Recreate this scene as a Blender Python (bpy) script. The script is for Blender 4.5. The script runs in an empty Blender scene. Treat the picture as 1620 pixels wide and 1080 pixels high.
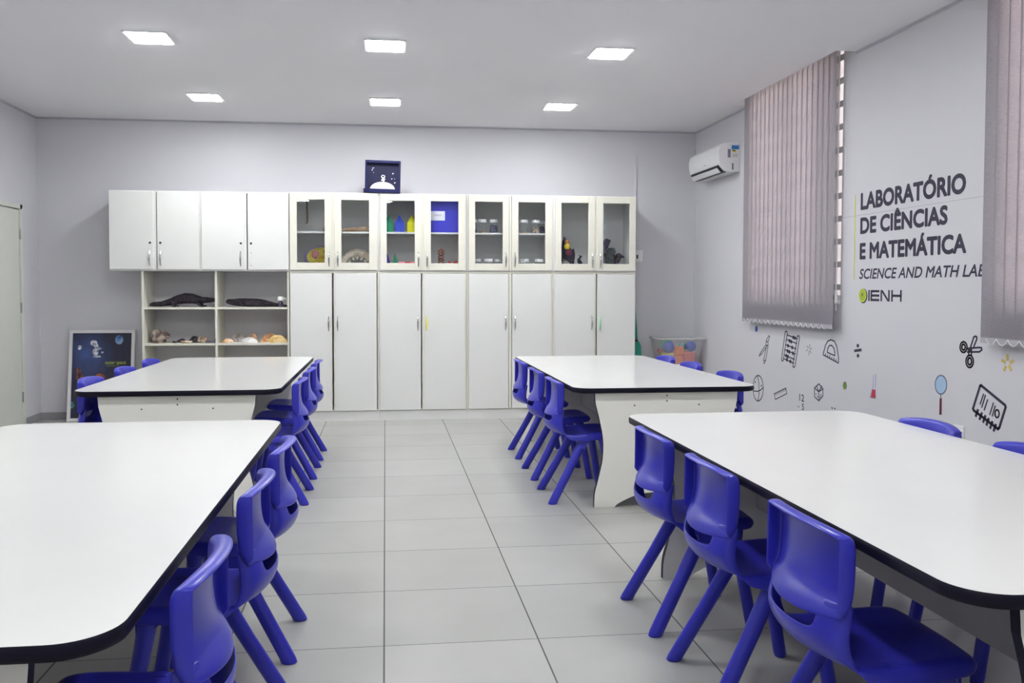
import bpy, bmesh, math, random
from mathutils import Vector, Matrix
random.seed(7)
C = bpy.context.scene.collection
PI = math.pi

# ---------------------------------------------------------------- camera
F, YAW, PIT, ROL, CAMH, CX, CY = 1361.7083, .1189, .0364, -.001, 1.3719, 772.39, 506.05
CAMX = .0093
def cam_axes():
    sy, cy = math.sin(YAW), math.cos(YAW)
    f = Vector((sy*math.cos(PIT), cy*math.cos(PIT), -math.sin(PIT)))
    r = Vector((cy, -sy, 0)); d = f.cross(r)
    c, s = math.cos(ROL), math.sin(ROL)
    return c*r+s*d, -s*r+c*d, f
AR, AD, AF = cam_axes()
cam_data = bpy.data.cameras.new('camera')
cam = bpy.data.objects.new('camera', cam_data); C.objects.link(cam)
cam.matrix_world = Matrix(((AR.x, -AD.x, -AF.x, CAMX), (AR.y, -AD.y, -AF.y, 0), (AR.z, -AD.z, -AF.z, CAMH), (0, 0, 0, 1)))
cam_data.sensor_width = 36; cam_data.lens = F/1620*36
cam_data.shift_x = (810-CX)/1620; cam_data.shift_y = -(540-CY)/1620
cam_data.clip_start = .05
bpy.context.scene.camera = cam

# ---------------------------------------------------------------- light and exposure
vs = bpy.context.scene.view_settings
vs.view_transform = 'Standard'; vs.look = 'None'; vs.gamma = 1; vs.use_curve_mapping = False
vs.exposure = 0.0
LAMP = 104.0                       # emission of the ceiling panels
w = bpy.data.worlds.new('sky'); bpy.context.scene.world = w; w.use_nodes = True
wb = w.node_tree.nodes['Background']; wb.inputs[0].default_value = (.80, .88, 1, 1); wb.inputs[1].default_value = 5.0
sun_d = bpy.data.lights.new('sun', 'SUN'); sun_d.energy = 16.0; sun_d.angle = .02; sun_d.color = (1, .93, .82)
sun = bpy.data.objects.new('sun', sun_d); C.objects.link(sun); sun.rotation_euler = (math.radians(20), math.radians(-38), 0); sun.location = (5, 5, 8)

# measured survey lines: where the ray of a photo point meets a wall plane of the room
def ray(px, py): return AR*((px-CX)/F) + AD*((py-CY)/F) + AF
def on_x(px, py, X): v = ray(px, py); k = (X-CAMX)/v.x; return Vector((X, v.y*k, CAMH+v.z*k))
def on_y(px, py, Y): v = ray(px, py); k = Y/v.y; return Vector((CAMX+v.x*k, Y, CAMH+v.z*k))

# ---------------------------------------------------------------- materials
def lin(c):
    return tuple((v/255/12.92 if v/255 <= .04045 else ((v/255+.055)/1.055)**2.4) for v in c)
MATS = {}
def mat(name, rgb, rough=.5, spec=.5, var=.04, scale=8, metal=0, bump=0, bscale=60, coat=0, emit=0):
    if name in MATS: return MATS[name]
    m = bpy.data.materials.new(name); m.use_nodes = True; nt = m.node_tree
    b = nt.nodes['Principled BSDF']; c = lin(rgb)
    tc = nt.nodes.new('ShaderNodeTexCoord'); n = nt.nodes.new('ShaderNodeTexNoise'); n.inputs['Scale'].default_value = scale; n.inputs['Detail'].default_value = 4
    nt.links.new(tc.outputs['Object'], n.inputs['Vector'])
    r = nt.nodes.new('ShaderNodeValToRGB')
    r.color_ramp.elements[0].position = .3; r.color_ramp.elements[1].position = .7
    r.color_ramp.elements[0].color = tuple(v*(1-var) for v in c)+(1,); r.color_ramp.elements[1].color = tuple(min(1, v*(1+var)) for v in c)+(1,)
    nt.links.new(n.outputs['Fac'], r.inputs[0]); nt.links.new(r.outputs[0], b.inputs['Base Color'])
    b.inputs['Roughness'].default_value = rough; b.inputs['Specular IOR Level'].default_value = spec; b.inputs['Metallic'].default_value = metal
    b.inputs['Coat Weight'].default_value = coat; b.inputs['Coat Roughness'].default_value = .08
    if bump:
        n2 = nt.nodes.new('ShaderNodeTexNoise'); n2.inputs['Scale'].default_value = bscale; nt.links.new(tc.outputs['Object'], n2.inputs['Vector'])
        bp = nt.nodes.new('ShaderNodeBump'); bp.inputs['Strength'].default_value = bump; bp.inputs['Distance'].default_value = .01
        nt.links.new(n2.outputs['Fac'], bp.inputs['Height']); nt.links.new(bp.outputs[0], b.inputs['Normal'])
    if emit:
        b.inputs['Emission Color'].default_value = (.97, .985, 1, 1); b.inputs['Emission Strength'].default_value = emit
    MATS[name] = m; return m
def speckle(name, c1, c2, scale=12, rough=.7, lo=.42, hi=.58):
    m = mat(name, c1, rough, .3, 0, scale)
    r = [n for n in m.node_tree.nodes if n.type == 'VALTORGB'][0]
    r.color_ramp.elements[0].position = lo; r.color_ramp.elements[1].position = hi
    r.color_ramp.elements[0].color = lin(c1)+(1,); r.color_ramp.elements[1].color = lin(c2)+(1,)
    return m
def glass(name, tint=(.93, .95, .95), rough=.02, ior=1.5, frost=0):
    if name in MATS: return MATS[name]
    m = bpy.data.materials.new(name); m.use_nodes = True; nt = m.node_tree
    nt.nodes.remove(nt.nodes['Principled BSDF']); out = nt.nodes['Material Output']
    t = nt.nodes.new('ShaderNodeBsdfTransparent'); t.inputs[0].default_value = tint+(1,)
    g = nt.nodes.new('ShaderNodeBsdfGlossy'); g.inputs['Roughness'].default_value = rough
    fr = nt.nodes.new('ShaderNodeFresnel'); fr.inputs[0].default_value = ior
    mx = nt.nodes.new('ShaderNodeMixShader')
    ge = nt.nodes.new('ShaderNodeNewGeometry'); sb = nt.nodes.new('ShaderNodeMath'); sb.operation = 'SUBTRACT'; sb.inputs[0].default_value = 1; nt.links.new(ge.outputs['Backfacing'], sb.inputs[1])
    ml = nt.nodes.new('ShaderNodeMath'); ml.operation = 'MULTIPLY'; nt.links.new(fr.outputs[0], ml.inputs[0]); nt.links.new(sb.outputs[0], ml.inputs[1])   # reflect on the outer face only
    nt.links.new(ml.outputs[0], mx.inputs[0]); nt.links.new(t.outputs[0], mx.inputs[1]); nt.links.new(g.outputs[0], mx.inputs[2]); nt.links.new(mx.outputs[0], out.inputs[0])
    if frost:
        df = nt.nodes.new('ShaderNodeBsdfDiffuse'); df.inputs[0].default_value = (.86, .86, .88, 1); m2 = nt.nodes.new('ShaderNodeMixShader'); m2.inputs[0].default_value = frost
        nt.links.new(mx.outputs[0], m2.inputs[1]); nt.links.new(df.outputs[0], m2.inputs[2]); nt.links.new(m2.outputs[0], out.inputs[0])
    MATS[name] = m; return m

WALL = mat('wall_paint', (210, 209, 214), .5, .35, .012, 1.5, bump=.05, bscale=90)
CEIL = mat('ceiling_paint', (247, 246, 248), .8, .2, .006, 1)
WHITE = mat('white_laminate', (228, 228, 225), .35, .4, .012, 3)
CREAM = mat('cream_edge_band', (226, 224, 211), .45, .4, .02, 6)
TABLE = mat('glossy_table_laminate', (236, 236, 233), .13, .6, .01, 3)
NAVY = mat('navy_edge_moulding', (17, 15, 32), .45, .2, .1, 20)
PANEL = mat('table_end_panel', (240, 239, 231), .4, .4, .012, 4)
BLUE = mat('blue_polypropylene', (51, 52, 179), .30, .5, .03, 25, bump=.02, bscale=300)
STEEL = mat('brushed_steel', (190, 190, 192), .25, .5, .03, 20, metal=1)
DARK = mat('black_plastic', (28, 28, 32), .4)
INK = mat('dark_vinyl_print', (62, 60, 76), .6, .2, .03)
WPLASTIC = mat('white_plastic', (236, 236, 236), .3, .5, .01)
SKIRT = mat('grey_baseboard', (150, 149, 152), .4, .4, .03)
GAP_SHADE = mat('painted_gap_shade', (186, 185, 193), .7, .2, .02)
UNDER = mat('darkened_underside', (112, 100, 88), .8, .2, .08, 12)  # unseen face, coloured dark to cut the light bouncing under the tables
STRETCH = mat('stretcher_shade_grey', (168, 166, 166), .5, .4, .02)  # grey puts the shade under the tables into the board's colour
DOORC = mat('grey_green_door_paint', (212, 214, 205), .4, .4, .015)
GLASS = glass('cabinet_glass', (.95, .96, .97))
JARG = glass('jar_glass', (.90, .92, .92), .06, 1.5, .06)

# ---------------------------------------------------------------- mesh helpers
class MB:
    def __init__(s): s.b = bmesh.new()
    def box(s, x0, x1, y0, y1, z0, z1, bev=0):
        vs_ = [s.b.verts.new((x, y, z)) for z in (z0, z1) for y in (y0, y1) for x in (x0, x1)]
        fs = [s.b.faces.new([vs_[i] for i in q]) for q in ((0, 2, 3, 1), (4, 5, 7, 6), (0, 1, 5, 4), (2, 6, 7, 3), (0, 4, 6, 2), (1, 3, 7, 5))]
        if bev:
            es = list({e for f in fs for e in f.edges}); bmesh.ops.bevel(s.b, geom=es, offset=bev, segments=2, affect='EDGES', profile=.5)
        return s
    def loft(s, rings, cap=True, closed=True):
        R_ = [[s.b.verts.new(p) for p in r] for r in rings]; n = len(R_[0])
        for a, c in zip(R_, R_[1:]):
            for i in range(n if closed else n-1):
                s.b.faces.new((a[i], a[(i+1) % n], c[(i+1) % n], c[i]))
        if cap:
            s.b.faces.new(R_[0][::-1]); s.b.faces.new(R_[-1])
        return s
    def tube(s, pts, r, n=10, sx=1, cap=True):
        pts = [Vector(p) for p in pts]; rings = []
        rr = r if isinstance(r, (list, tuple)) else [r]*len(pts)
        up = None
        for i, p in enumerate(pts):
            t = (pts[min(i+1, len(pts)-1)]-pts[max(i-1, 0)]).normalized()
            if up is None: up = Vector((0, 0, 1)) if abs(t.z) < .9 else Vector((1, 0, 0))
            a = t.cross(up).normalized(); b_ = a.cross(t).normalized(); up = b_
            rings.append([p+a*math.cos(2*PI*k/n)*rr[i]*sx+b_*math.sin(2*PI*k/n)*rr[i] for k in range(n)])
        return s.loft(rings, cap)
    def lathe(s, prof, o=(0, 0, 0), n=20, cap=True):
        return s.loft([[(o[0]+r*math.cos(2*PI*k/n), o[1]+r*math.sin(2*PI*k/n), o[2]+z) for k in range(n)] for r, z in prof], cap)
    def prism(s, poly, fn, d0, d1):
        """poly of (u, v); fn(u, v, d) gives the point"""
        a = [s.b.verts.new(fn(u, v, d0)) for u, v in poly]; c = [s.b.verts.new(fn(u, v, d1)) for u, v in poly]; n = len(poly)
        s.b.faces.new(a[::-1]); s.b.faces.new(c)
        for i in range(n): s.b.faces.new((a[i], a[(i+1) % n], c[(i+1) % n], c[i]))
        return s
    def blob(s, o, r, seg=16, rough=0, seed=0, flat=None):
        rnd = random.Random(seed); N = [Vector((rnd.uniform(-1, 1), rnd.uniform(-1, 1), rnd.uniform(-1, 1)))*3 for _ in range(3)]
        nv = len(s.b.verts)
        res = bmesh.ops.create_uvsphere(s.b, u_segments=seg, v_segments=seg*2//3, radius=1)
        for v in res['verts']:
            p = v.co.copy(); k = 1+rough*sum(math.sin(N[i].dot(p)*2+i) for i in range(3))/2
            p = p*k
            z = p.z*r[2]
            if flat is not None: z = max(z, flat)
            v.co = Vector((o[0]+p.x*r[0], o[1]+p.y*r[1], o[2]+z))
        return s
    def build(s, name, m, parent=None, smooth=False, angle=40):
        bmesh.ops.recalc_face_normals(s.b, faces=s.b.faces[:])
        me = bpy.data.meshes.new(name); s.b.to_mesh(me); s.b.free()
        for mm in (m if isinstance(m, (list, tuple)) else [m]): me.materials.append(mm)
        if smooth:
            for p in me.polygons: p.use_smooth = True
            try: me.set_sharp_from_angle(angle=math.radians(angle))
            except Exception: pass
        o = bpy.data.objects.new(name, me); C.objects.link(o)
        if parent: o.parent = parent
        return o
def tag(o, label, cat, group=None, kind=None):
    o['label'] = label; o['category'] = cat
    if group: o['group'] = group
    if kind: o['kind'] = kind
    return o
def thing(name, label, cat, loc=(0, 0, 0), rz=0, group=None):
    o = bpy.data.objects.new(name, None); C.objects.link(o); o.location = loc; o.rotation_euler = (0, 0, rz); o.empty_display_size = .1
    return tag(o, label, cat, group)
def struct(name, mb, m, label=None, cat=None, **k):
    o = mb.build(name, m, **k); o['kind'] = 'structure'
    o['label'] = label or name.replace('_', ' '); o['category'] = cat or name.split('_')[0]
    return o
def dup(root, loc, rz, label, group=None):
    r = root.copy(); C.objects.link(r); r.location = loc; r.rotation_euler = (0, 0, rz); r['label'] = label
    if group: r['group'] = group
    for ch in list(root.children):
        c = ch.copy(); C.objects.link(c); c.parent = r
        for g in list(ch.children):
            d = g.copy(); C.objects.link(d); d.parent = c
    return r
def bevel(o, wd=.003, seg=2):
    md = o.modifiers.new('bevel', 'BEVEL'); md.width = wd; md.segments = seg; md.limit_method = 'ANGLE'; md.angle_limit = math.radians(40); return o
def rrect(x0, x1, y0, y1, r, n=8):
    out = []
    for cx, cy, a0 in ((x1-r, y1-r, 0), (x0+r, y1-r, 90), (x0+r, y0+r, 180), (x1-r, y0+r, 270)):
        for k in range(n+1):
            a = math.radians(a0+90*k/n); out.append((cx+r*math.cos(a), cy+r*math.sin(a)))
    return out

# ================================================================ THE ROOM
XL, XR, YB, YF, H = -3.57, 3.5, 9.45, -1.6, 3.14
WT = .22
def floor_material():
    m = bpy.data.materials.new('porcelain_floor_tiles'); m.use_nodes = True; nt = m.node_tree; L = nt.links
    b = nt.nodes['Principled BSDF']
    tc = nt.nodes.new('ShaderNodeTexCoord'); sp = nt.nodes.new('ShaderNodeSeparateXYZ'); L.new(tc.outputs['Object'], sp.inputs[0])
    def M_(op, a, c=None, d=None):
        n = nt.nodes.new('ShaderNodeMath'); n.operation = op
        for i, v in enumerate((a, c, d)):
            if v is None: continue
            if isinstance(v, (int, float)): n.inputs[i].default_value = v
            else: L.new(v, n.inputs[i])
        return n.outputs[0]
    def joint(s, off, wd):
        u = M_('DIVIDE', M_('SUBTRACT', s, off), .6); fr = M_('ABSOLUTE', M_('SUBTRACT', M_('FRACT', u), .5))
        return M_('GREATER_THAN', fr, .5-wd/.6/2), M_('FLOOR', u)
    jx, ix = joint(sp.outputs[0], 0, .0062); jy, iy = joint(sp.outputs[1], 3.2838-3.0, .0042)
    jj = M_('MAXIMUM', jx, jy)
    wn = nt.nodes.new('ShaderNodeTexWhiteNoise'); wn.noise_dimensions = '2D'
    cb = nt.nodes.new('ShaderNodeCombineXYZ'); L.new(ix, cb.inputs[0]); L.new(iy, cb.inputs[1]); L.new(cb.outputs[0], wn.inputs['Vector'])
    n1 = nt.nodes.new('ShaderNodeTexNoise'); n1.inputs['Scale'].default_value = 2.2; n1.inputs['Detail'].default_value = 6; L.new(tc.outputs['Object'], n1.inputs['Vector'])
    s = M_('ADD', M_('MULTIPLY', wn.outputs['Value'], .35), M_('MULTIPLY', n1.outputs['Fac'], .9))
    rp = nt.nodes.new('ShaderNodeValToRGB'); L.new(s, rp.inputs[0])
    rp.color_ramp.elements[0].position = .25; rp.color_ramp.elements[1].position = .95
    rp.color_ramp.elements[0].color = lin((162, 162, 158))+(1,); rp.color_ramp.elements[1].color = lin((177, 177, 173))+(1,)
    mx = nt.nodes.new('ShaderNodeMix'); mx.data_type = 'RGBA'; L.new(jj, mx.inputs[0]); L.new(rp.outputs[0], mx.inputs[6]); mx.inputs[7].default_value = lin((92, 90, 90))+(1,)
    L.new(mx.outputs[2], b.inputs['Base Color'])
    L.new(M_('ADD', M_('MULTIPLY', jj, .4), .38), b.inputs['Roughness']); b.inputs['Specular IOR Level'].default_value = .4
    return m
fl = struct('floor', MB().box(XL-WT, XR+WT, YF-WT, YB+WT, -.12, 0), floor_material(), 'light grey square porcelain tile floor with thin dark joints', 'floor')

# ceiling slab with two curtain pockets along the window wall
PK = [(6.11, 8.015), (2.45, 4.78)]; PX = 3.342
m = MB(); m.box(XL-WT, PX, YF-WT, YB+WT, H, H+.12)
ys = [YF-WT, PK[1][0], PK[1][1], PK[0][0], PK[0][1], YB+WT]
for a, b_ in ((0, 1), (2, 3), (4, 5)): m.box(PX, XR+WT, ys[a], ys[b_], H, H+.12)
for y0, y1 in PK:
    m.box(PX, XR+WT, y0-.02, y1+.02, H+.30, H+.34); m.box(PX-.02, PX, y0-.02, y1+.02, H+.12, H+.34)
    m.box(PX, XR+WT, y0-.02, y0, H+.12, H+.34); m.box(PX, XR+WT, y1, y1+.02, H+.12, H+.34)
struct('ceiling', m, CEIL, 'smooth white plasterboard ceiling with pockets over the windows', 'ceiling')
struct('wall_back', MB().box(XL-WT, XR+WT, YB, YB+WT, 0, H), WALL, 'light lavender grey painted wall behind the cabinets', 'wall')
struct('wall_left', MB().box(XL-WT, XL, YF-WT, YB, 0, H), WALL, 'light lavender grey painted wall with the door', 'wall')
struct('wall_front', MB().box(XL, XR, YF-WT, YF, 0, H), WALL, 'grey painted wall behind the camera', 'wall')
# right wall with two window openings
WIN = [(6.285, 7.86, 1.274, 3.36), (2.6, 4.50, 1.274, 3.36)]
m = MB(); yy = YF-WT
for (y0, y1, z0, z1) in (WIN[1], WIN[0]):
    m.box(XR, XR+WT, yy, y0, 0, H+.34); m.box(XR, XR+WT, y0, y1, 0, z0); yy = y1
m.box(XR, XR+WT, yy, YB, 0, H+.34)
struct('wall_right', m, WALL, 'light lavender grey painted wall with windows and printed drawings', 'wall')
# baseboards and thin grey strips painted as the shaded gap under the ceiling
struct('baseboard_back', MB().box(XL, -2.44, YB-.012, YB, 0, .075, .002), SKIRT, 'grey tile baseboard along back wall', 'baseboard')
struct('baseboard_left', MB().box(XL, XL+.012, 9.02, YB-.012, 0, .075, .002), SKIRT, 'grey tile baseboard by the door', 'baseboard')
struct('baseboard_right', MB().box(XR-.012, XR, YF, YB, 0, .075, .002), SKIRT, 'grey tile baseboard along window wall', 'baseboard')
struct('trim_1', MB().box(XL, XR, YB-.008, YB, H-.02, H-.001), GAP_SHADE, 'thin painted shadow line under ceiling, back wall', 'trim')
struct('trim_2', MB().box(XL, XL+.008, YF, YB-.01, H-.02, H-.001), GAP_SHADE, 'thin painted shadow line under ceiling, left wall', 'trim')
m = MB()
for y0, y1 in ((PK[0][1], YB-.01), (PK[1][1], PK[0][0]), (YF, PK[1][0])): m.box(XR-.008, XR, y0, y1, H-.02, H-.001)
struct('trim_3', m, GAP_SHADE, 'thin painted shadow line under ceiling, window wall', 'trim')
struct('trim_4', MB().box(XR-.0012, XR, 4.3, 6.285, 1.916, 1.9195), mat('wall_joint', (176, 176, 182), .6), 'hairline joint across the window wall', 'trim')
struct('trim_5', MB().box(XL, XL+.010, YB-.010, YB, .075, 2.85).box(XR-.010, XR, YB-.010, YB, .0, 2.95), WALL, 'corner beads at the back corners', 'trim')

# windows: frame, glass, security bars; outside a brick building and shrubs
for i, (y0, y1, z0, z1) in enumerate(WIN):
    r = thing('window_%d' % (i+1), ['white framed barred window behind the far blind', 'white framed barred window behind the near blind'][i], 'window', (XR, (y0+y1)/2, z0)); r['kind'] = 'structure'
    hw = (y1-y0)/2; hz = z1-z0
    FA, FB = .060, .120
    f = MB()
    for a, b_ in ((-hw, -hw+.05), (hw-.05, hw), (-.03, .03)): f.box(FA, FB, a, b_, 0, hz)
    if i == 0: f.box(FA, FB, -.628, -.520, 0, hz)
    f.box(FA, FB, -hw, hw, 0, .05); f.box(FA, FB, -hw, hw, hz-.05, hz)
    f.build('window_frame', WPLASTIC, r)
    MB().box(.088, .094, -hw+.05, hw-.05, .05, hz-.05).build('pane', GLASS, r)
    MB().box(-.02, .060, -hw, hw, -.02, .012, .004).build('window_sill', WPLASTIC, r)
    for k in range(12):
        z = .09+k*.178
        if z < hz: MB().box(.030, .044, -hw, hw, z, z+.045).build('security_bar', mat('grey_steel_bar', (186, 186, 188), .45), r)
def brick_material():
    m = bpy.data.materials.new('painted_brick'); m.use_nodes = True; nt = m.node_tree; b = nt.nodes['Principled BSDF']
    tc = nt.nodes.new('ShaderNodeTexCoord'); mp = nt.nodes.new('ShaderNodeMapping'); mp.inputs['Rotation'].default_value = (0, PI/2, PI/2)
    br = nt.nodes.new('ShaderNodeTexBrick'); br.inputs['Scale'].default_value = 3
    br.inputs['Color1'].default_value = lin((240, 222, 212))+(1,); br.inputs['Color2'].default_value = lin((232, 205, 194))+(1,); br.inputs['Mortar'].default_value = lin((240, 226, 215))+(1,)
    nt.links.new(tc.outputs['Object'], mp.inputs[0]); nt.links.new(mp.outputs[0], br.inputs[0]); nt.links.new(br.outputs[0], b.inputs['Base Color']); b.inputs['Roughness'].default_value = .9
    return m
tag(MB().box(7.6, 8.0, -4, 24, -.3, 7).build('neighbouring_building', brick_material()), 'pale pink brick building outside the windows', 'building')
struct('ground', MB().box(XR+WT, 8.0, -4, 24, -.4, -.3), mat('outdoor_ground', (120, 116, 104), .9, .2, .15, 3), 'bare ground outside the windows', 'ground')
LEAF = speckle('shrub_leaves', (30, 54, 40), (70, 100, 74), 14, .7)
for k in range(8):
    y = 3.5+k*1.75; m = MB()
    for q in range(9):
        m.blob((6.5+random.uniform(-.35, .35), y+random.uniform(-.4, .4), (.2+random.uniform(0, 1.5)) if q > 1 else -.08), (random.uniform(.26, .40),)*3, 12, .35, k*20+q)
    tag(m.build('shrub', LEAF, smooth=True), 'green shrub outside the windows before the brick building', 'shrub', 'shrubs outside the windows')

# the grey green door in the left wall
d = thing('door_1', 'pale grey green door in the left wall', 'door', (XL, 8.55, 0)); d['kind'] = 'structure'
fm = MB(); fm.box(0, .035, .385, .44, 0, 2.19, .003); fm.box(0, .035, -.50, -.445, 0, 2.19, .003); fm.box(0, .035, -.50, .44, 2.145, 2.19, .003); fm.build('door_frame', DOORC, d)
lf = MB().box(0, .022, -.442, .380, .012, 2.136, .002).build('door_leaf', DOORC, d)
for z in (.25, 1.13, 1.85): MB().tube([(.030, .384, z), (.030, .384, z+.10)], .008, 10).build('hinge', STEEL, d, True)
hm = MB().tube([(.022, -.38, 1.02), (.07, -.38, 1.02)], .01, 10); hm.tube([(.07, -.38, 1.02), (.07, -.27, 1.02)], .009, 10); hm.build('door_handle', STEEL, d, True)

# ceiling light panels: three columns, six rows down the room
DIFF = mat('led_diffuser', (250, 250, 250), .5, .3, 0, 1, emit=LAMP)
LX = [-1.636, .0135, 1.693]; LY = [8.27, 6.37, 3.75, .40]
cn = ['left', 'middle', 'right']; rn = ['row nearest the back wall', 'second row from the back wall', 'third row, above the tables', 'row nearest the camera']
lp = None
for j, y in enumerate(LY):
    for i, x in enumerate(LX):
        lab = 'square recessed white ceiling panel light, %s one of the %s' % (cn[i], rn[j])
        if lp is None:
            lp = thing('ceiling_light', lab, 'ceiling light', (x, y, H), 0, 'square ceiling panel lights')
            f = MB(); o_, n_ = .148, .130
            f.box(-o_, o_, -o_, -n_, -.010, 0); f.box(-o_, o_, n_, o_, -.010, 0); f.box(-o_, -n_, -n_, n_, -.010, 0); f.box(n_, o_, -n_, n_, -.010, 0)
            f.build('light_frame', WPLASTIC, lp)
            MB().box(-n_, n_, -n_, n_, -.0145, -.001, .003).build('diffuser', DIFF, lp)
        else: dup(lp, (x, y, H), 0, lab)

# ================================================================ TABLES
TZ = .755; TT = .034
SCREW = mat('screw_cap', (60, 56, 52), .4)
def make_table(label, x0, x1, y0, y1, pn, pf, group='white lab tables'):
    cx = (x0+x1)/2
    t = thing('lab_table', label, 'table', (cx, (y0+y1)/2, 0), 0, group)
    hx, hy = (x1-x0)/2, (y1-y0)/2; cy = (y0+y1)/2
    n = 10; R0 = .115
    # laminate face and the rounded dark edge moulding
    ins = .004
    MB().prism(rrect(-hx+ins, hx-ins, -hy+ins, hy-ins, R0-ins, n), lambda u, v, d: (u, v, d), TZ-.006, TZ).build('tabletop', TABLE, t)
    prof = [(-.010, TZ-TT), (-.003, TZ-TT+.003), (.0, TZ-TT+.011), (.0, TZ-.011), (-.002, TZ-.004), (-ins, TZ-.0006)]
    rings = []
    for off, z in prof: rings.append([(u, v, z) for u, v in rrect(-hx-off, hx+off, -hy-off, hy+off, R0+off, n)])
    e = MB(); e.loft(rings, False)
    eo = e.build('edge_moulding', NAVY, t, True, 60)
    MB().prism(rrect(-hx+.010, hx-.010, -hy+.010, hy-.010, R0-.01, n), lambda u, v, d: (u, v, d), TZ-TT, TZ-.008).build('core_board', UNDER, t)
    # shaped end panels
    half = [(.465, TZ-TT), (.460, .655), (.435, .556), (.412, .437), (.413, .307), (.440, .177), (.462, .09), (.466, 0), (.335, 0), (.30, .028), (.18, .075), (0, .095)]
    def smooth(pts, k=4):
        out = []
        for i in range(len(pts)-1):
            p0 = pts[max(i-1, 0)]; p1 = pts[i]; p2 = pts[i+1]; p3 = pts[min(i+2, len(pts)-1)]
            for q in range(k):
                s = q/k
                out.append(tuple(.5*((2*p1[a])+(-p0[a]+p2[a])*s+(2*p0[a]-5*p1[a]+4*p2[a]-p3[a])*s*s+(-p0[a]+3*p1[a]-3*p2[a]+p3[a])*s**3) for a in (0, 1)))
        out.append(pts[-1]); return out
    hp = [half[0]]+smooth(half[1:8], 4)+smooth(half[8:], 4)
    poly = hp+[(-u, v) for u, v in hp[::-1][1:]]
    for yp, side in ((pn, -1), (pf, 1)):
        a = yp-cy
        o = MB().prism(poly, lambda u, v, d: (u, d, v), a, a+.030).build('end_panel', [PANEL, NAVY], t)
        for p in o.data.polygons:
            if abs(p.normal.y) < .5: p.material_index = 1
        if side > 0: continue
        for sx, sz in ((-.21, .64), (.21, .64), (0, .665), (0, .70)):
            MB().prism([(sx+.005*math.cos(k*PI/4), sz+.005*math.sin(k*PI/4)) for k in range(8)], lambda u, v, d: (u, d, v), a-.0015, a).build('screw_cap', SCREW, o)
    MB().box(-.012, .012, pn-cy+.030, pf-cy, .33, TZ-TT).build('stretcher_board', STRETCH, t)
    return t
make_table('white lab table at front left with three chairs, nearest left table', -1.70, -.468, 1.545, 4.13, 1.585, 3.93)
make_table('white lab table at front right beside the wall drawings, nearest right table', 1.172, 2.378, 1.575, 4.12, 1.615, 3.90)
make_table('white lab table at back left before the open shelves', -1.865, -.632, 5.36, 7.93, 5.40, 7.70)
make_table('white lab table at back right before the tall cabinets', 1.172, 2.372, 5.205, 7.77, 5.24, 7.57)

# ================================================================ CHAIRS
def solid_grid(name, grid, skip, m, parent, th=.008, sub=2):
    b = bmesh.new(); V = {}
    for r, row in enumerate(grid):
        for c, p in enumerate(row):
            if p is not None: V[r, c] = b.verts.new(p)
    for r in range(len(grid)-1):
        for c in range(len(grid[0])-1):
            k = [(r, c), (r, c+1), (r+1, c+1), (r+1, c)]
            if (r, c) in skip or not all(q in V for q in k): continue
            b.faces.new([V[q] for q in k])
    bmesh.ops.recalc_face_normals(b, faces=b.faces[:])
    me = bpy.data.meshes.new(name); b.to_mesh(me); b.free(); me.materials.append(m)
    for p in me.polygons: p.use_smooth = True
    o = bpy.data.objects.new(name, me); C.objects.link(o); o.parent = parent
    s = o.modifiers.new('solid', 'SOLIDIFY'); s.thickness = th; s.offset = 0
    d = o.modifiers.new('sub', 'SUBSURF'); d.levels = sub; d.render_levels = sub
    return o
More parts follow.
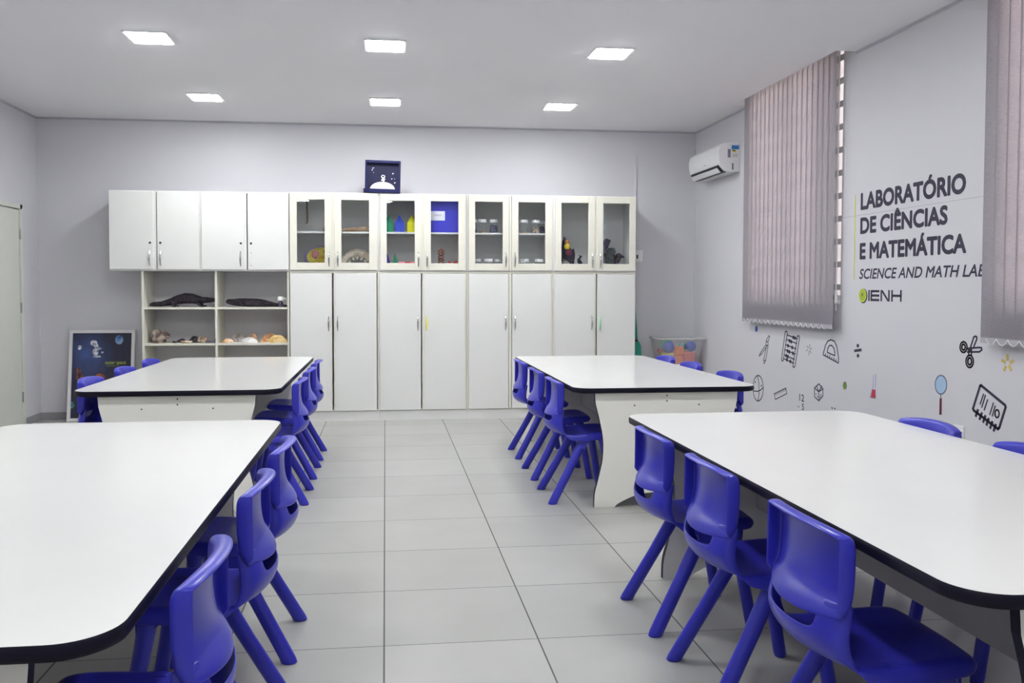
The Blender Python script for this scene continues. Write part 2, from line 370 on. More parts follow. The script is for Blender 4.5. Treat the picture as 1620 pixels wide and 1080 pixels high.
def make_chair(label, loc, rz, group):
    t = thing('school_chair', label, 'chair', loc, rz, group)
    # ---- backrest: shallow tray open to the rear, with side flanges, a top lip and a flared bottom lip
    W = .198
    us = [-1, -.985, -.985, -.93, -.72, -.4, 0, .4, .72, .93, .985, .985, 1]
    def backrow(z, bul, xf, depth, dx=0):
        row = []
        for i, u in enumerate(us):
            y = u*W
            if i in (0, 12): row.append((xf-depth+dx, math.copysign(W*.985, u), z))
            elif i in (1, 11): row.append((xf-.010+dx, math.copysign(W*1.0, u), z))
            elif i in (2, 10): row.append((xf+.002+dx, math.copysign(W*.965, u), z))
            else: row.append((xf-bul*(1-(u/.96)**2)+dx, y*.98, z))
        return row
    rows = []
    rows.append([(x-.006, y, z) for x, y, z in backrow(.585, .050, .095, .030)])
    rows.append(backrow(.600, .044, .100, .038))
    rows.append(backrow(.630, .036, .105, .044))
    rows.append(backrow(.680, .032, .108, .046))
    rows.append(backrow(.735, .034, .108, .046))
    rows.append([(x, y, z+.006-.017*min(1, abs(y)/W)**2.6) for x, y, z in backrow(.762, .042, .106, .044)])
    # top lip, mitred into the side flanges
    top = rows[-1]
    def lip(z, back):
        row = []
        for i, u in enumerate(us):
            y = math.copysign(min(abs(u), .985), u)*W*.99 if u else 0
            x = .104-.040*(1-(u/.98)**2)-back
            if i in (0, 1, 2, 10, 11, 12): row.append((min(x, top[i][0]), top[i][1]*.985, z-.0105))
            else: row.append((x, y, z+.007-.018*abs(u)**2.6))
        return row
    rows.append(lip(.7745, .003)); rows.append(lip(.7790, .012)); rows.append(lip(.7790, .030)); rows.append(lip(.7745, .041))
    # flared bottom lip
    low = []
    for i, u in enumerate(us):
        y = math.copysign(min(abs(u), .975), u)*W*.985 if u else 0
        low.append((.078-.058*(1-(u/.98)**2), y, .566-.018*(1-u*u)))
    rows = [low]+rows
    solid_grid('backrest', rows, set(), BLUE, t, .0075)
    # ---- seat shell: side stems, lower back under the hand hole, seat dish, front roll
    ys = [-1, -1, -.97, -.80, -.66, -.35, 0, .35, .66, .80, .97, 1, 1]
    def srow(x, z, w, dish=0, skx=0, skz=0, bow=0):
        row = []
        for i, u in enumerate(ys):
            bx = bow*(1-min(1, abs(u))**2)
            if i in (0, 12): row.append((x+skx, math.copysign(w+.004, u), z+skz))
            elif i in (1, 11): row.append((x+skx*.4, math.copysign(w+.003, u), z+skz*.4))
            else: row.append((x-bx, u*w, z-dish*(1-u*u)))
        return row
    S = [srow(.086, .600, .176, 0, .030, 0, .030),
         srow(.074, .560, .178, 0, .034, 0, .045),
         srow(.064, .520, .181, 0, .036, -.004, .045),
         srow(.066, .490, .184, 0, .038, -.012, .046),
         srow(.082, .462, .187, .004, .036, -.020, .046),
         srow(.112, .444, .190, .010, .026, -.030, .034),
         srow(.155, .438, .193, .012, .012, -.040, .018),
         srow(.220, .440, .195, .012, 0, -.045, 0),
         srow(.300, .446, .196, .010, 0, -.046, 0),
         srow(.375, .450, .193, .006, 0, -.044, 0),
         srow(.425, .450, .186, .002, -.004, -.040, -.012),
         srow(.446, .442, .178, 0, -.012, -.030, -.014),
         srow(.450, .424, .172, 0, -.02, -.012, -.014)]
    skip = set()
    for c in range(4, 8): skip |= {(0, c), (1, c)}
    solid_grid('seat', S, skip, BLUE, t, .0075)
    # ---- legs
    for sy in (1, -1):
        m = MB(); rings = []
        for k, (x, y, z, rx, ry) in enumerate([(.034, .205, .0, .026, .019), (.034, .205, .004, .030, .022), (.040, .202, .02, .0305, .0225), (.150, .176, .22, .0300, .0225), (.262, .150, .432, .033, .026)]):
            rings.append([(x+rx*math.cos(2*PI*q/16), sy*y+ry*math.sin(2*PI*q/16), z) for q in range(16)])
        m.loft(rings); m.build('leg', BLUE, t, True, 50)
        m = MB(); rings = []
        for k, (x, y, z, rx, ry) in enumerate([(.440, .192, .0, .020, .018), (.440, .192, .004, .023, .021), (.436, .191, .02, .024, .022), (.400, .182, .22, .025, .023), (.360, .168, .436, .030, .026)]):
            rings.append([(x+rx*math.cos(2*PI*q/16), sy*y+ry*math.sin(2*PI*q/16), z) for q in range(16)])
        m.loft(rings); m.build('leg', BLUE, t, True, 50)
    # ---- arched gusset under the seat joining the two legs of each side
    for sy in (1, -1):
        pts = [(.205, .442), (.22, .35), (.245, .345), (.275, .395), (.32, .408), (.352, .385), (.37, .33), (.395, .33), (.40, .442)]
        MB().prism(pts, lambda u, v, d: (u, d, v), sy*.158, sy*.186).build('gusset', BLUE, t)
    return t
G = 'blue plastic chairs at the lab tables'
FXR, FXL = 1.032, -.312
spots = [
 (FXR, 3.46, 0, 'blue plastic chair on aisle side of front right table, farthest of three'),
 (FXR, 2.83, 0, 'blue plastic chair on aisle side of front right table, middle of three'),
 (FXR, 2.14, 0, 'blue plastic chair on aisle side of front right table, nearest the camera'),
 (FXL, 3.38, PI, 'blue plastic chair on aisle side of front left table, farthest of three'),
 (FXL, 2.735, PI, 'blue plastic chair on aisle side of front left table, middle of three'),
 (FXL, 1.955, PI, 'blue plastic chair on aisle side of front left table, nearest the camera'),
 (1.036, 7.02, 0, 'blue plastic chair on aisle side of back right table, nearest the cabinets'),
 (1.032, 6.25, 0, 'blue plastic chair on aisle side of back right table, middle of three'),
 (1.030, 5.56, 0, 'blue plastic chair on aisle side of back right table, nearest the front tables'),
 (-.478, 7.14, PI, 'blue plastic chair on aisle side of back left table, nearest the cabinets'),
 (-.476, 6.46, PI, 'blue plastic chair on aisle side of back left table, middle of three'),
 (-.472, 5.72, PI, 'blue plastic chair on aisle side of back left table, nearest the front table'),
 (-1.998, 5.91, 0, 'blue plastic chair before the framed space poster, nearest front of its row'),
 (-1.998, 6.66, 0, 'blue plastic chair on poster side of back left table, middle of three'),
 (-1.998, 7.38, 0, 'blue plastic chair on poster side of back left table, nearest the open shelves'),
 (2.52, 5.85, PI, 'blue plastic chair on window side of back right table, nearest the front table'),
 (2.52, 6.63, PI, 'blue plastic chair on window side of back right table, middle of three'),
 (2.52, 7.26, PI, 'blue plastic chair on window side of back right table, nearest the toy tub'),
 (2.49, 3.55, PI, 'blue plastic chair on window side of front right table, farthest of its row'),
 (2.49, 2.92, PI, 'blue plastic chair on window side of front right table, cut by right picture edge'),
]
ch0 = None
for x, y, rz, lab in spots:
    if ch0 is None: ch0 = make_chair(lab, (x, y, 0), rz, G)
    else: dup(ch0, (x, y, 0), rz, lab)

# ================================================================ CABINETS ON THE BACK WALL
YC = 9.0                                   # plane of the carcass fronts; doors stand proud of it
LOCK = mat('lock_cylinder', (70, 70, 70), .35, metal=.8)
YELLOW = mat('yellow_tape', (232, 226, 92), .5); GREENT = mat('green_tape', (150, 214, 170), .5)
def bow_handle(parent, x, zc, y, ln=.150, m=STEEL, label=None):
    pts = []
    for k in range(9):
        s = k/8; pts.append((x, y-.006-.026*math.sin(PI*s)**.8, zc-ln/2+ln*s))
    h_ = MB().tube(pts, [.0045, .006, .0075, .009, .009, .009, .0075, .006, .0045], 8, 1.0).build('handle', m, parent, True)
    if label: h_['label'] = label
    return h_
def carcass(x0, x1, z0, z1, y0, y1, th=.018, back=True, frame=True):
    m = MB(); m.box(x0, x0+th, y0, y1, z0, z1); m.box(x1-th, x1, y0, y1, z0, z1)
    m.box(x0+th, x1-th, y0, y1, z0, z0+th); m.box(x0+th, x1-th, y0, y1, z1-th, z1)
    if back: m.box(x0+th, x1-th, y1-.006, y1, z0+th, z1-th)
    return m
DOORT = .020
# --- two wall cabinets over the open shelves
def wall_cabinet(label, x0, x1, dx, no_handle=False):
    t = thing('wall_cabinet', label, 'cabinet', ((x0+x1)/2, YC, 1.548), 0, 'white wall cabinets over the open shelves')
    hw = (x1-x0)/2-.001; hz = 2.352-1.548; cx = (x0+x1)/2
    carcass(-hw, hw, 0, hz, 0, .44).build('body', WHITE, t)
    MB().box(-.016, .016, -.014, .03, .018, hz-.018).build('centre_post', WHITE, t)
    for k, (a, b_) in enumerate(dx):
        dr = bevel(MB().box(a-cx, b_-cx, -DOORT, -.001, .012, hz-.008).build('door', WHITE, t), .005)
        s = 1 if k == 0 else -1; ex = (b_ if k == 0 else a)-cx
        lk = MB().tube([(ex-s*.033, -DOORT-.006, .280), (ex-s*.033, -DOORT, .280)], .0115, 14).build('lock', LOCK, dr, True)
        if k == 1 and no_handle:
            MB().tube([(ex-s*.033, -DOORT-.0012, .185), (ex-s*.033, -DOORT, .185)], .004, 8).tube([(ex-s*.033, -DOORT-.0012, .055), (ex-s*.033, -DOORT, .055)], .004, 8).build('screw_hole', LOCK, dr)
        else: bow_handle(dr, ex-s*.036, .125, -DOORT)
    return t
wall_cabinet('white two door wall cabinet at far left, over the open shelves', -2.728, -1.842, [(-2.722, -2.296), (-2.262, -1.852)])
wall_cabinet('white two door wall cabinet missing one handle, beside the glass cabinets', -1.842, -.964, [(-1.832, -1.410), (-1.376, -.970)], True)
# --- glass cabinets
GX = [-.962, -.052, .856, 1.775, 2.678]
DX = [((-.958, -.530), (-.508, -.070)), ((-.040, .384), (.406, .842)), ((.876, 1.302), (1.330, 1.760)), ((1.793, 2.228), (2.250, 2.670))]
GO = [((-.886, -.607), (-.437, -.156)), ((.025, .313), (.481, .768)), ((.944, 1.235), (1.402, 1.688)), ((1.863, 2.153), (2.315, 2.603))]
ZS = 1.960
def glass_cabinet(i, label, shelf=True):
    x0, x1 = GX[i], GX[i+1]; cx = (x0+x1)/2; zb = 1.552
    t = thing('glass_cabinet', label, 'cabinet', (cx, YC, zb), 0, 'white glass door cabinets')
    hw = (x1-x0)/2-.001; hz = 2.358-zb
    carcass(-hw, hw, 0, hz, 0, .44).build('body', WHITE, t)
    px_ = (DX[i][0][1]+DX[i][1][0])/2-cx
    MB().box(px_-.0105, px_+.0105, -.012, .02, .018, hz-.018).build('centre_post', CREAM, t)
    if shelf: MB().box(-hw+.02, hw-.02, .03, .43, ZS-zb-.018, ZS-zb).build('shelf', WHITE, t)
    for k in (0, 1):
        a, b_ = [v-cx for v in DX[i][k]]; c, e = [v-cx for v in GO[i][k]]
        z0, z1, g0, g1 = .010, hz-.008, 1.636-zb, 2.279-zb
        m = MB(); m.box(a, c, -DOORT, -.001, z0, z1, .003); m.box(e, b_, -DOORT, -.001, z0, z1, .003); m.box(c-.003, e+.003, -DOORT+.0006, -.0016, z0, g0, .003); m.box(c-.003, e+.003, -DOORT+.0006, -.0016, g1, z1, .003)
        dr = m.build('door', CREAM, t)
        MB().box(c-.002, e+.002, -.012, -.008, g0-.002, g1+.002).build('glass_pane', GLASS, dr)
        bow_handle(dr, (b_-.034) if k == 0 else (a+.034), 1.674-zb, -DOORT, .150)
    return t
glass_cabinet(0, 'white glass door cabinet with cell model and bone, beside the solid door cabinet')
glass_cabinet(1, 'white glass door cabinet holding coloured prisms and a blue box')
glass_cabinet(2, 'white glass door cabinet holding rows of lidded jars')
glass_cabinet(3, 'white glass door cabinet holding stuffed birds, rightmost of the row', False)
# --- tall lower cabinets
TX = [((-.958, -.536), (-.510, -.080)), ((-.052, .377), (.404, .842)), ((.876, 1.299), (1.335, 1.758)), ((1.793, 2.226), (2.252, 2.669))]
def tall_cabinet(i, label, hm=(STEEL, STEEL), hl=(None, None)):
    x0, x1 = GX[i], GX[i+1]; cx = (x0+x1)/2
    t = thing('tall_cabinet', label, 'cabinet', (cx, YC, 0), 0, 'tall white cupboards')
    hw = (x1-x0)/2-.001
    carcass(-hw, hw, .10, 1.549, 0, .44).build('body', CREAM, t)
    MB().box(-hw, hw, -.004, .44, 0, .0995).build('plinth', WHITE, t)
    MB().box(-.0125, .0135, -.013, .03, .12, 1.53).build('centre_post', CREAM, t)
    for k in (0, 1):
        a, b_ = [v-cx for v in TX[i][k]]
        dr = bevel(MB().box(a, b_, -DOORT, -.001, .106, 1.528).build('door', WHITE, t), .005)
        bow_handle(dr, (b_-.034) if k == 0 else (a+.030), 1.010, -DOORT, .150, hm[k], hl[k])
    return t
tall_cabinet(0, 'tall white two door cupboard beside the open shelves')
tall_cabinet(1, 'tall white two door cupboard with one yellow handle', (STEEL, YELLOW), (None, 'yellow handle'))
tall_cabinet(2, 'tall white two door cupboard with two steel handles under the jar cabinet')
tall_cabinet(3, 'tall white two door cupboard with one green handle, rightmost', (STEEL, GREENT), (None, 'pale green handle'))
# --- open shelves
so = thing('open_shelf', 'cream edged open shelf unit under the wall cabinets, holding specimens and shells', 'shelf', (-1.70, YC+.02, 0))
for x in (-2.428, -1.712, -.992):
    MB().box(x+1.70, x+1.722, .0, .42, 0, 1.546).build('side_panel', CREAM if x < -1 else CREAM, so)
ZSH = [.08, .45, .812, 1.180]
for a, b_ in ((-.706, -.012), (.010, .708)):
    for z in ZSH: MB().box(a, b_, .004, .42, z-.020, z).build('shelf', CREAM, so)

# ================================================================ THINGS ON THE OPEN SHELVES
HIDE = speckle('dark_reptile_hide', (34, 30, 44), (62, 54, 62), 30, .6)
def loft_body(m, secs, n=14):
    """secs: (x, y, z centre, ry, rz)"""
    m.loft([[(x, y+ry*math.cos(2*PI*k/n), z+rz*math.sin(2*PI*k/n)) for k in range(n)] for x, y, z, ry, rz in secs])
    return m
ys_ = YC+.20
za = 1.1805
# first reptile: tail to the left, high back, open jaws pointing right
t = thing('caiman_specimen', 'dark stuffed reptile with raised back on upper left shelf', 'stuffed reptile', (-2.068, ys_, za))
b0 = loft_body(MB(), [(-.33, 0, .022, .006, .010), (-.30, 0, .028, .016, .022), (-.22, .01, .030, .022, .026), (-.14, .02, .048, .032, .036), (-.06, .02, .072, .045, .050), (.02, .01, .088, .055, .056), (.10, 0, .086, .055, .052), (.16, 0, .072, .045, .044), (.20, 0, .068, .035, .035), (.235, 0, .072, .034, .030), (.27, 0, .078, .024, .018), (.32, 0, .082, .016, .010), (.346, 0, .083, .008, .006)]).build('body', HIDE, t, True)
MB().tube([(.22, 0, .062), (.27, 0, .055), (.335, 0, .062)], [.018, .012, .005], 8).build('lower_jaw', HIDE, t, True)
for x, y, dx in ((-.06, -.05, -.03), (-.06, .055, -.03), (.14, -.05, .05), (.14, .05, .05)):
    MB().tube([(x, y*.6, .06), (x+dx*.4, y*1.3, .045), (x+dx, y*1.35, .012), (x+dx+.035, y*1.4, .006)], [.020, .016, .011, .006], 8).build('leg', HIDE, t, True)
t = thing('caiman_specimen', 'dark stuffed reptile lying flat on upper right shelf beside the white capped bottle', 'stuffed reptile', (-1.36, ys_, za))
loft_body(MB(), [(-.275, 0, .052, .006, .010), (-.255, 0, .055, .024, .026), (-.20, 0, .048, .036, .034), (-.14, 0, .048, .040, .042), (-.06, 0, .046, .050, .044), (.05, 0, .044, .050, .042), (.12, 0, .038, .040, .036), (.20, 0, .026, .026, .024), (.27, 0, .017, .016, .015), (.35, 0, .010, .007, .008)]).build('body', HIDE, t, True)
for x, y in ((-.13, -.05), (-.13, .05), (.08, -.055), (.08, .055)):
    MB().tube([(x, y*.7, .045), (x+.01, y*1.25, .028), (x+.045, y*1.3, .008)], [.018, .013, .007], 8).build('leg', HIDE, t, True)
t = thing('small_bottle', 'small dark bottle with white pump cap beside the flat reptile', 'bottle', (-1.066, YC+.09, za))
MB().lathe([(.024, 0), (.027, .004), (.027, .040), (.020, .052), (.012, .056), (.012, .064)], n=18).build('bottle_body', mat('smoked_bottle', (60, 52, 74), .2), t, True)
cp = MB().lathe([(.016, .064), (.030, .068), (.030, .100), (.026, .108), (.004, .109)], n=18); cp.tube([(.02, 0, .088), (.05, 0, .088), (.055, 0, .082)], [.010, .008, .006], 8); cp.build('pump_cap', WPLASTIC, t, True)
zb_ = .8125
def rock(name, label, x, y, r, m, seed, z=zb_, grp=None, rough=.28):
    o = MB().blob((0, 0, r[2]*.8), r, 18, rough, seed, flat=-r[2]*.8).build(name, m, None, True, 60); o.location = (x, y, z)
    lo = min(v.co.z for v in o.data.vertices)
    for v in o.data.vertices: v.co.z -= lo
    return tag(o, label, 'rock' if 'shell' not in name else 'shell', grp)
ROCK = speckle('rough_rock', (96, 82, 78), (176, 162, 150), 16, .85); ROCKD = speckle('dark_rock', (44, 40, 48), (84, 76, 80), 22, .7)
ROCKC = speckle('cream_rock', (150, 128, 108), (214, 196, 172), 26, .8); SLATE = mat('grey_slate', (112, 106, 120), .7, var=.15)
rock('rock', 'large rough brown rock at left end of lower left shelf', -2.29, YC+.17, (.085, .075, .075), ROCK, 3)
rock('rock', 'tiny dark pebble beside the large brown rock', -2.135, YC+.12, (.022, .018, .012), ROCKD, 5)
rock('rock', 'flat dark stone left of the pale stone pieces', -2.080, YC+.18, (.040, .03, .020), ROCKD, 6)
rock('rock', 'thin pale stone piece in middle of lower left shelf', -2.02, YC+.10, (.055, .028, .014), ROCKC, 8)
rock('rock', 'dark lump of rock beside the rounded pale stone', -1.952, YC+.20, (.050, .040, .032), ROCKD, 9)
rock('rock', 'rounded speckled pale stone on lower left shelf', -1.860, YC+.12, (.048, .038, .033), ROCKC, 12)
tag(MB().box(-1.828, -1.730, YC+.10, YC+.16, zb_, zb_+.022, .004).build('slate_slab', SLATE), 'flat grey slate slab lying on lower left shelf', 'rock')
SH = [speckle('shell_orange', (206, 160, 116), (238, 214, 180), 20, .45), speckle('shell_grey', (150, 142, 138), (206, 198, 190), 20, .5), speckle('shell_white', (206, 204, 208), (240, 236, 232), 18, .4),
      speckle('shell_tan', (196, 140, 96), (236, 208, 176), 14, .4), speckle('shell_yellow', (206, 172, 108), (232, 206, 150), 14, .45), speckle('shell_brown', (110, 86, 76), (180, 150, 130), 22, .5)]
def shell(label, x, y, r, h, m, seed, rot=0):
    b = MB(); N = 26; rings = []
    # ribbed dome with its hinge towards +y
    for j in range(8):
        s = j/7; rr = math.cos(s*PI/2*.98)
        ring = []
        for k in range(N*2):
            a = 2*PI*k/(N*2); rib = 1+.035*math.cos(N*a)*(1-s*.5)
            ring.append((r[0]*rr*rib*math.cos(a), r[1]*rr*rib*math.sin(a)*(.85+.15*math.sin(a))+r[1]*.35*s*s, h*math.sin(s*PI/2)))
        rings.append(ring)
    b.loft(rings); o = b.build('sea_shell', m, None, True, 50); o.location = (x, y, zb_); o.rotation_euler = (0, 0, rot)
    return tag(o, label, 'shell')
shell('small orange and white shell at left of lower right shelf', -1.60, YC+.10, (.060, .05), .042, SH[0], 1)
shell('greyish shell behind the small orange one', -1.520, YC+.24, (.080, .06), .085, SH[1], 2, .3)
shell('white spread shell in middle of lower right shelf', -1.385, YC+.10, (.082, .06), .055, SH[2], 3)
shell('small tan topped shell standing behind the white one', -1.375, YC+.23, (.055, .05), .090, SH[3], 4, -.4)
shell('big orange brown shell left of the yellow one', -1.19, YC+.20, (.095, .07), .092, SH[3], 5, .5)
shell('big yellow shell near right end of lower shelf', -1.100, YC+.10, (.092, .06), .078, SH[4], 6)
shell('small brown shell at right end of lower shelf', -1.048, YC+.28, (.05, .05), .050, SH[5], 7)
rock('rock', 'dark rock at right end of lower left shelf', -1.722+.008-.03, YC+.25, (.022, .035, .026), ROCKD, 21)
rock('white_shell_chip', 'tiny white shell chip at front of lower right shelf', -1.545, YC+.05, (.018, .012, .008), SH[2], 22)

# ================================================================ THINGS IN THE GLASS CABINETS
zu, zl = ZS+.0005, 1.5705                     # upper shelf and cabinet floor
def P(px, py, Y): return on_y(px, py, Y)
# cabinet 1: hanging stick, small object, bone; cell model, jaw bone
o = MB().tube([(0, 0, .36), (.002, 0, .26), (.006, 0, .14), (.004, 0, .09), (-.012, 0, .078)], [.008, .009, .009, .008, .005], 10).build('hooked_stick', mat('brown_stick', (120, 104, 96), .6), None, True); o.location = (-.815, YC+.33, zu)
tag(o, 'thin brown hooked stick hanging in upper left of first glass cabinet', 'stick'); o.location.z = 2.339-.36
rock('small_ornament', 'small reddish brown ornament at right of upper shelf, first glass door', -.605, YC+.2, (.025, .02, .033), speckle('red_brown', (130, 84, 70), (190, 150, 130), 30), 31, zu)
t = thing('cell_model', 'round yellow cell model with pink nuclei and violet rim leaning in first glass cabinet', 'model', (-.66, YC+.22, zl+.0165), 0)
t.rotation_euler = (math.radians(-24), 0, 0)
def disc(m, cx, cz, rx, rz, d0, d1, n=28): m.prism([(cx+rx*math.cos(2*PI*k/n), cz+rz*math.sin(2*PI*k/n)) for k in range(n)], lambda u, v, d: (u, d, v), d0, d1); return m
disc(MB(), 0, .130, .185, .130, 0, .035).build('membrane', mat('violet_membrane', (150, 140, 190), .4), t)
disc(MB(), .012, .128, .165, .112, -.008, 0).build('cytoplasm', speckle('yellow_cytoplasm', (214, 196, 60), (236, 222, 110), 12, .4), t)
PK_ = speckle('pink_nucleus', (186, 96, 120), (222, 150, 150), 20, .4)
for cx_, cz_ in ((-.065, .155), (.075, .110)): MB().blob((cx_, -.010, cz_), (.040, .018, .050), 16, .1, 4).build('nucleus', PK_, t, True)
for cx_, cz_ in ((.03, .19), (-.02, .06), (.02, .12)): MB().blob((cx_, -.009, cz_), (.018, .010, .014), 12, .1, 5).build('organelle', mat('orange_organelle', (220, 150, 60), .4), t, True)
BONE = speckle('old_bone', (196, 180, 156), (226, 216, 196), 18, .6); WOOD = speckle('tan_bone', (150, 124, 100), (196, 168, 138), 14, .6)
o = loft_body(MB(), [(-.16, 0, .020, .010, .012), (-.12, 0, .026, .020, .020), (-.04, 0, .030, .026, .024), (.04, 0, .036, .026, .026), (.10, 0, .040, .026, .028), (.14, 0, .034, .022, .026), (.155, 0, .024, .012, .014)]).build('long_bone', WOOD, None, True); o.location = (-.275, YC+.2, zu-.008+.010)
tag(o, 'long tan bone lying on upper shelf behind second glass door', 'bone')
t = thing('jaw_bone', 'curved cream jaw bone standing behind second glass door', 'bone', (-.283, YC+.2, zl))
pts = [(.155*math.cos(a), .0, .010+.165*math.sin(a)) for a in [PI*k/14 for k in range(15)]]
MB().tube(pts, [.022, .030, .036, .042, .046, .046, .046, .046, .046, .044, .040, .036, .032, .026, .020], 12, .8).build('arch', BONE, t, True)
mt = MB()
for k in range(7): a = PI*(.08+.14*k); mt.tube([(.115*math.cos(a), -.02, .02+.115*math.sin(a)), (.085*math.cos(a), -.03, .02+.085*math.sin(a))], [.012, .006], 6)
mt.build('teeth', mat('ivory', (226, 220, 204), .4), t, True)
# cabinet 2: crayon shaped solids, blue box, cones, red pieces
def prism_solid(name, label, x, y, z, r, hb, ht, m, n=6, cat='solid'):
    a0 = PI/6; ring = lambda rr, zz: [(rr*math.cos(a0+2*PI*k/n), rr*math.sin(a0+2*PI*k/n), zz) for k in range(n)]
    b = MB()
    if hb: b.loft([ring(r, 0), ring(r, hb), ring(.003, hb+ht)])
    else: b.loft([ring(r, 0), ring(.003, ht)])
    o = b.build(name, m); o.location = (x, y, z); return tag(o, label, cat)
def plast(n, c): return mat(n, c, .25, .5, .02)
prism_solid('hexagonal_prism', 'green pointed prism on upper shelf behind third glass door', .045, YC+.18, zu, .056, .105, .085, plast('green_acrylic', (46, 150, 110)))
prism_solid('hexagonal_prism', 'blue pointed prism on upper shelf behind third glass door', .160, YC+.18, zu, .056, .105, .085, plast('blue_acrylic', (70, 90, 210)))
prism_solid('hexagonal_prism', 'yellow pointed prism on upper shelf behind third glass door', .290, YC+.18, zu, .056, .105, .085, plast('yellow_acrylic', (226, 222, 40)))
prism_solid('pyramid', 'blue pyramid on cabinet floor behind third glass door', .032, YC+.31, zl, .060, 0, .175, plast('violet_blue_acrylic', (84, 82, 190)))
prism_solid('pyramid', 'green pyramid on cabinet floor behind third glass door', .115, YC+.19, zl, .058, 0, .175, plast('green_acrylic', (46, 150, 110)))
RED = plast('red_plastic', (206, 52, 60)); PINK = plast('pink_plastic', (232, 130, 140))
for k, (x, m_, lab) in enumerate([(.175, PINK, 'pink plastic block beside the green pyramid'), (.245, RED, 'red plastic block next to the pink one'), (.300, PINK, 'pale red block at right of the red one')]):
    tag(MB().box(x-.032, x+.032, YC+.05, YC+.12, zl, zl+.082, .008).build('plastic_block', m_), lab, 'block')
t = thing('storage_box', 'blue storage box with white label filling upper shelf of fourth glass door', 'box', (.645, YC+.05, zu))
MB().box(-.185, .150, 0, .30, 0, .335, .010).build('box_body', plast('royal_blue_box', (62, 62, 196)), t)
lb = MB().box(-.160, -.013, -.0025, -.0005, .125, .222).build('paper_label', mat('label_paper', (232, 232, 238), .7), t)
def text_mesh(name, s, m, parent, fn, height=None, width=None, weight=0, shear=0, depth=.001, center=False, spacing=1.0):
    """writes s as real lettering: fn(u, v, d) places it; height is the capital height; weight thickens the strokes"""
    def glyphs(body):
        cu = bpy.data.curves.new(name, 'FONT'); cu.body = body; cu.size = 1; cu.shear = shear; cu.resolution_u = 4; cu.space_character = spacing
        ob = bpy.data.objects.new('tmp', cu); C.objects.link(ob); bpy.context.view_layer.update()
        me = bpy.data.meshes.new_from_object(ob.evaluated_get(bpy.context.evaluated_depsgraph_get())); bpy.data.objects.remove(ob); bpy.data.curves.remove(cu); return me
    mh = glyphs('H'); y0 = min(v.co.y for v in mh.vertices); ch = max(v.co.y for v in mh.vertices)-y0
    me = glyphs(s); xs = [v.co.x for v in me.vertices]; x0, x1 = min(xs), max(xs)
    sv = height/ch; su = (width/(x1-x0)) if width else sv
    off = (x1-x0)*su/2 if center else 0
    b = bmesh.new(); b.from_mesh(me); src = b.verts[:]; fs = b.faces[:]
    r = weight*height
    shifts = [(0, 0)]+([(r*math.cos(PI*k/5), r*math.sin(PI*k/5)) for k in range(10)] if weight else [])
    co = [v.co.copy() for v in src]; idx = {v: i for i, v in enumerate(src)}; fi = [[idx[v] for v in f.verts] for f in fs]; b.free()
    b = bmesh.new()
    for ks, (dx, dy) in enumerate(shifts):
        vs_ = [b.verts.new(fn((c.x-x0)*su-off+dx, (c.y-y0)*sv+dy, depth-ks*.00005)) for c in co]
        for f in fi:
            try: b.faces.new([vs_[i] for i in f])
            except ValueError: pass
    out = bpy.data.meshes.new(name); b.to_mesh(out); b.free(); out.materials.append(m); bpy.data.meshes.remove(me)
    o = bpy.data.objects.new(name, out); C.objects.link(o)
    if parent: o.parent = parent
    return o
text_mesh('label_text', 'MODELOS', mat('grey_ink', (120, 120, 140), .7), lb, lambda u, v, d: (-.086+u, -.0026-d, .170+v), .018, .075, center=True, depth=.0004)
t = thing('spiral_model', 'tall reddish spiral bead model behind fourth glass door', 'model', (.598, YC+.16, zl))
BR = speckle('brown_beads', (140, 70, 60), (196, 140, 110), 40, .4)
m = MB()
for k in range(34):
    a = k*.62; z = .014+k*.0062
    for s in (0, PI): m.blob((.026*math.cos(a+s), .026*math.sin(a+s), z), (.009, .009, .009), 8)
    if k % 3 == 0: m.tube([(.026*math.cos(a), .026*math.sin(a), z), (-.026*math.cos(a), -.026*math.sin(a), z)], .004, 6)
m.build('bead_helix', BR, t, True)
MB().lathe([(.036, 0), (.036, .005)], n=20).build('base', WPLASTIC, t)
for k, (x, r_, lab) in enumerate([(.500, (.022, .03, .030), 'small red lump at left of fourth glass door'), (.683, (.034, .04, .046), 'red piece beside the spiral model'), (.752, (.030, .04, .052), 'red piece at right edge of fourth glass door')]):
    o = rock('red_piece', lab, x, YC+.14, r_, RED, 50+k, zl, None, .15); o['category'] = 'model piece'
# cabinet 3: jars
def jar(label, x, y, z, r=.044, h=.125, fill=None, fh=.4, lid=.028):
    t = thing('glass_jar', label, 'jar', (x, y, z), 0, 'white lidded jars in the glass cabinet')
    MB().lathe([(r*.92, .0), (r, .006), (r, h-.022), (r*.86, h-.008), (r*.86, h)], n=22, cap=True).build('jar_body', JARG, t, True)
    MB().lathe([(r*.94, h-.012), (r*.98, h-.010), (r*.98, h+lid-.012), (r*.94, h+lid-.008)], n=22).build('lid', WPLASTIC, t, True)
    if fill: MB().lathe([(r*.84, .004), (r*.90, .010), (r*.88, h*fh*.8), (r*.5, h*fh)], n=16).build('contents', fill, t, True)
    return t
SAND = speckle('tan_grains', (176, 132, 96), (216, 182, 140), 40); BEAN = speckle('dark_beads', (44, 44, 72), (110, 116, 150), 50, .5, .45, .55); PEB = speckle('mixed_pebbles', (110, 80, 60), (230, 214, 190), 45, .6, .4, .6)
LIQ = mat('grey_liquid', (120, 124, 130), .2)
jar('glass jar at left edge of upper shelf, fifth glass door', .945, YC+.16, zu, fill=BEAN, fh=.30)
jar('glass jar with a little tan sand, upper shelf, fifth glass door', 1.035, YC+.14, zu, fill=SAND, fh=.18)
jar('glass jar full of dark beads, upper shelf, fifth glass door', 1.160, YC+.14, zu, fill=BEAN, fh=.75)
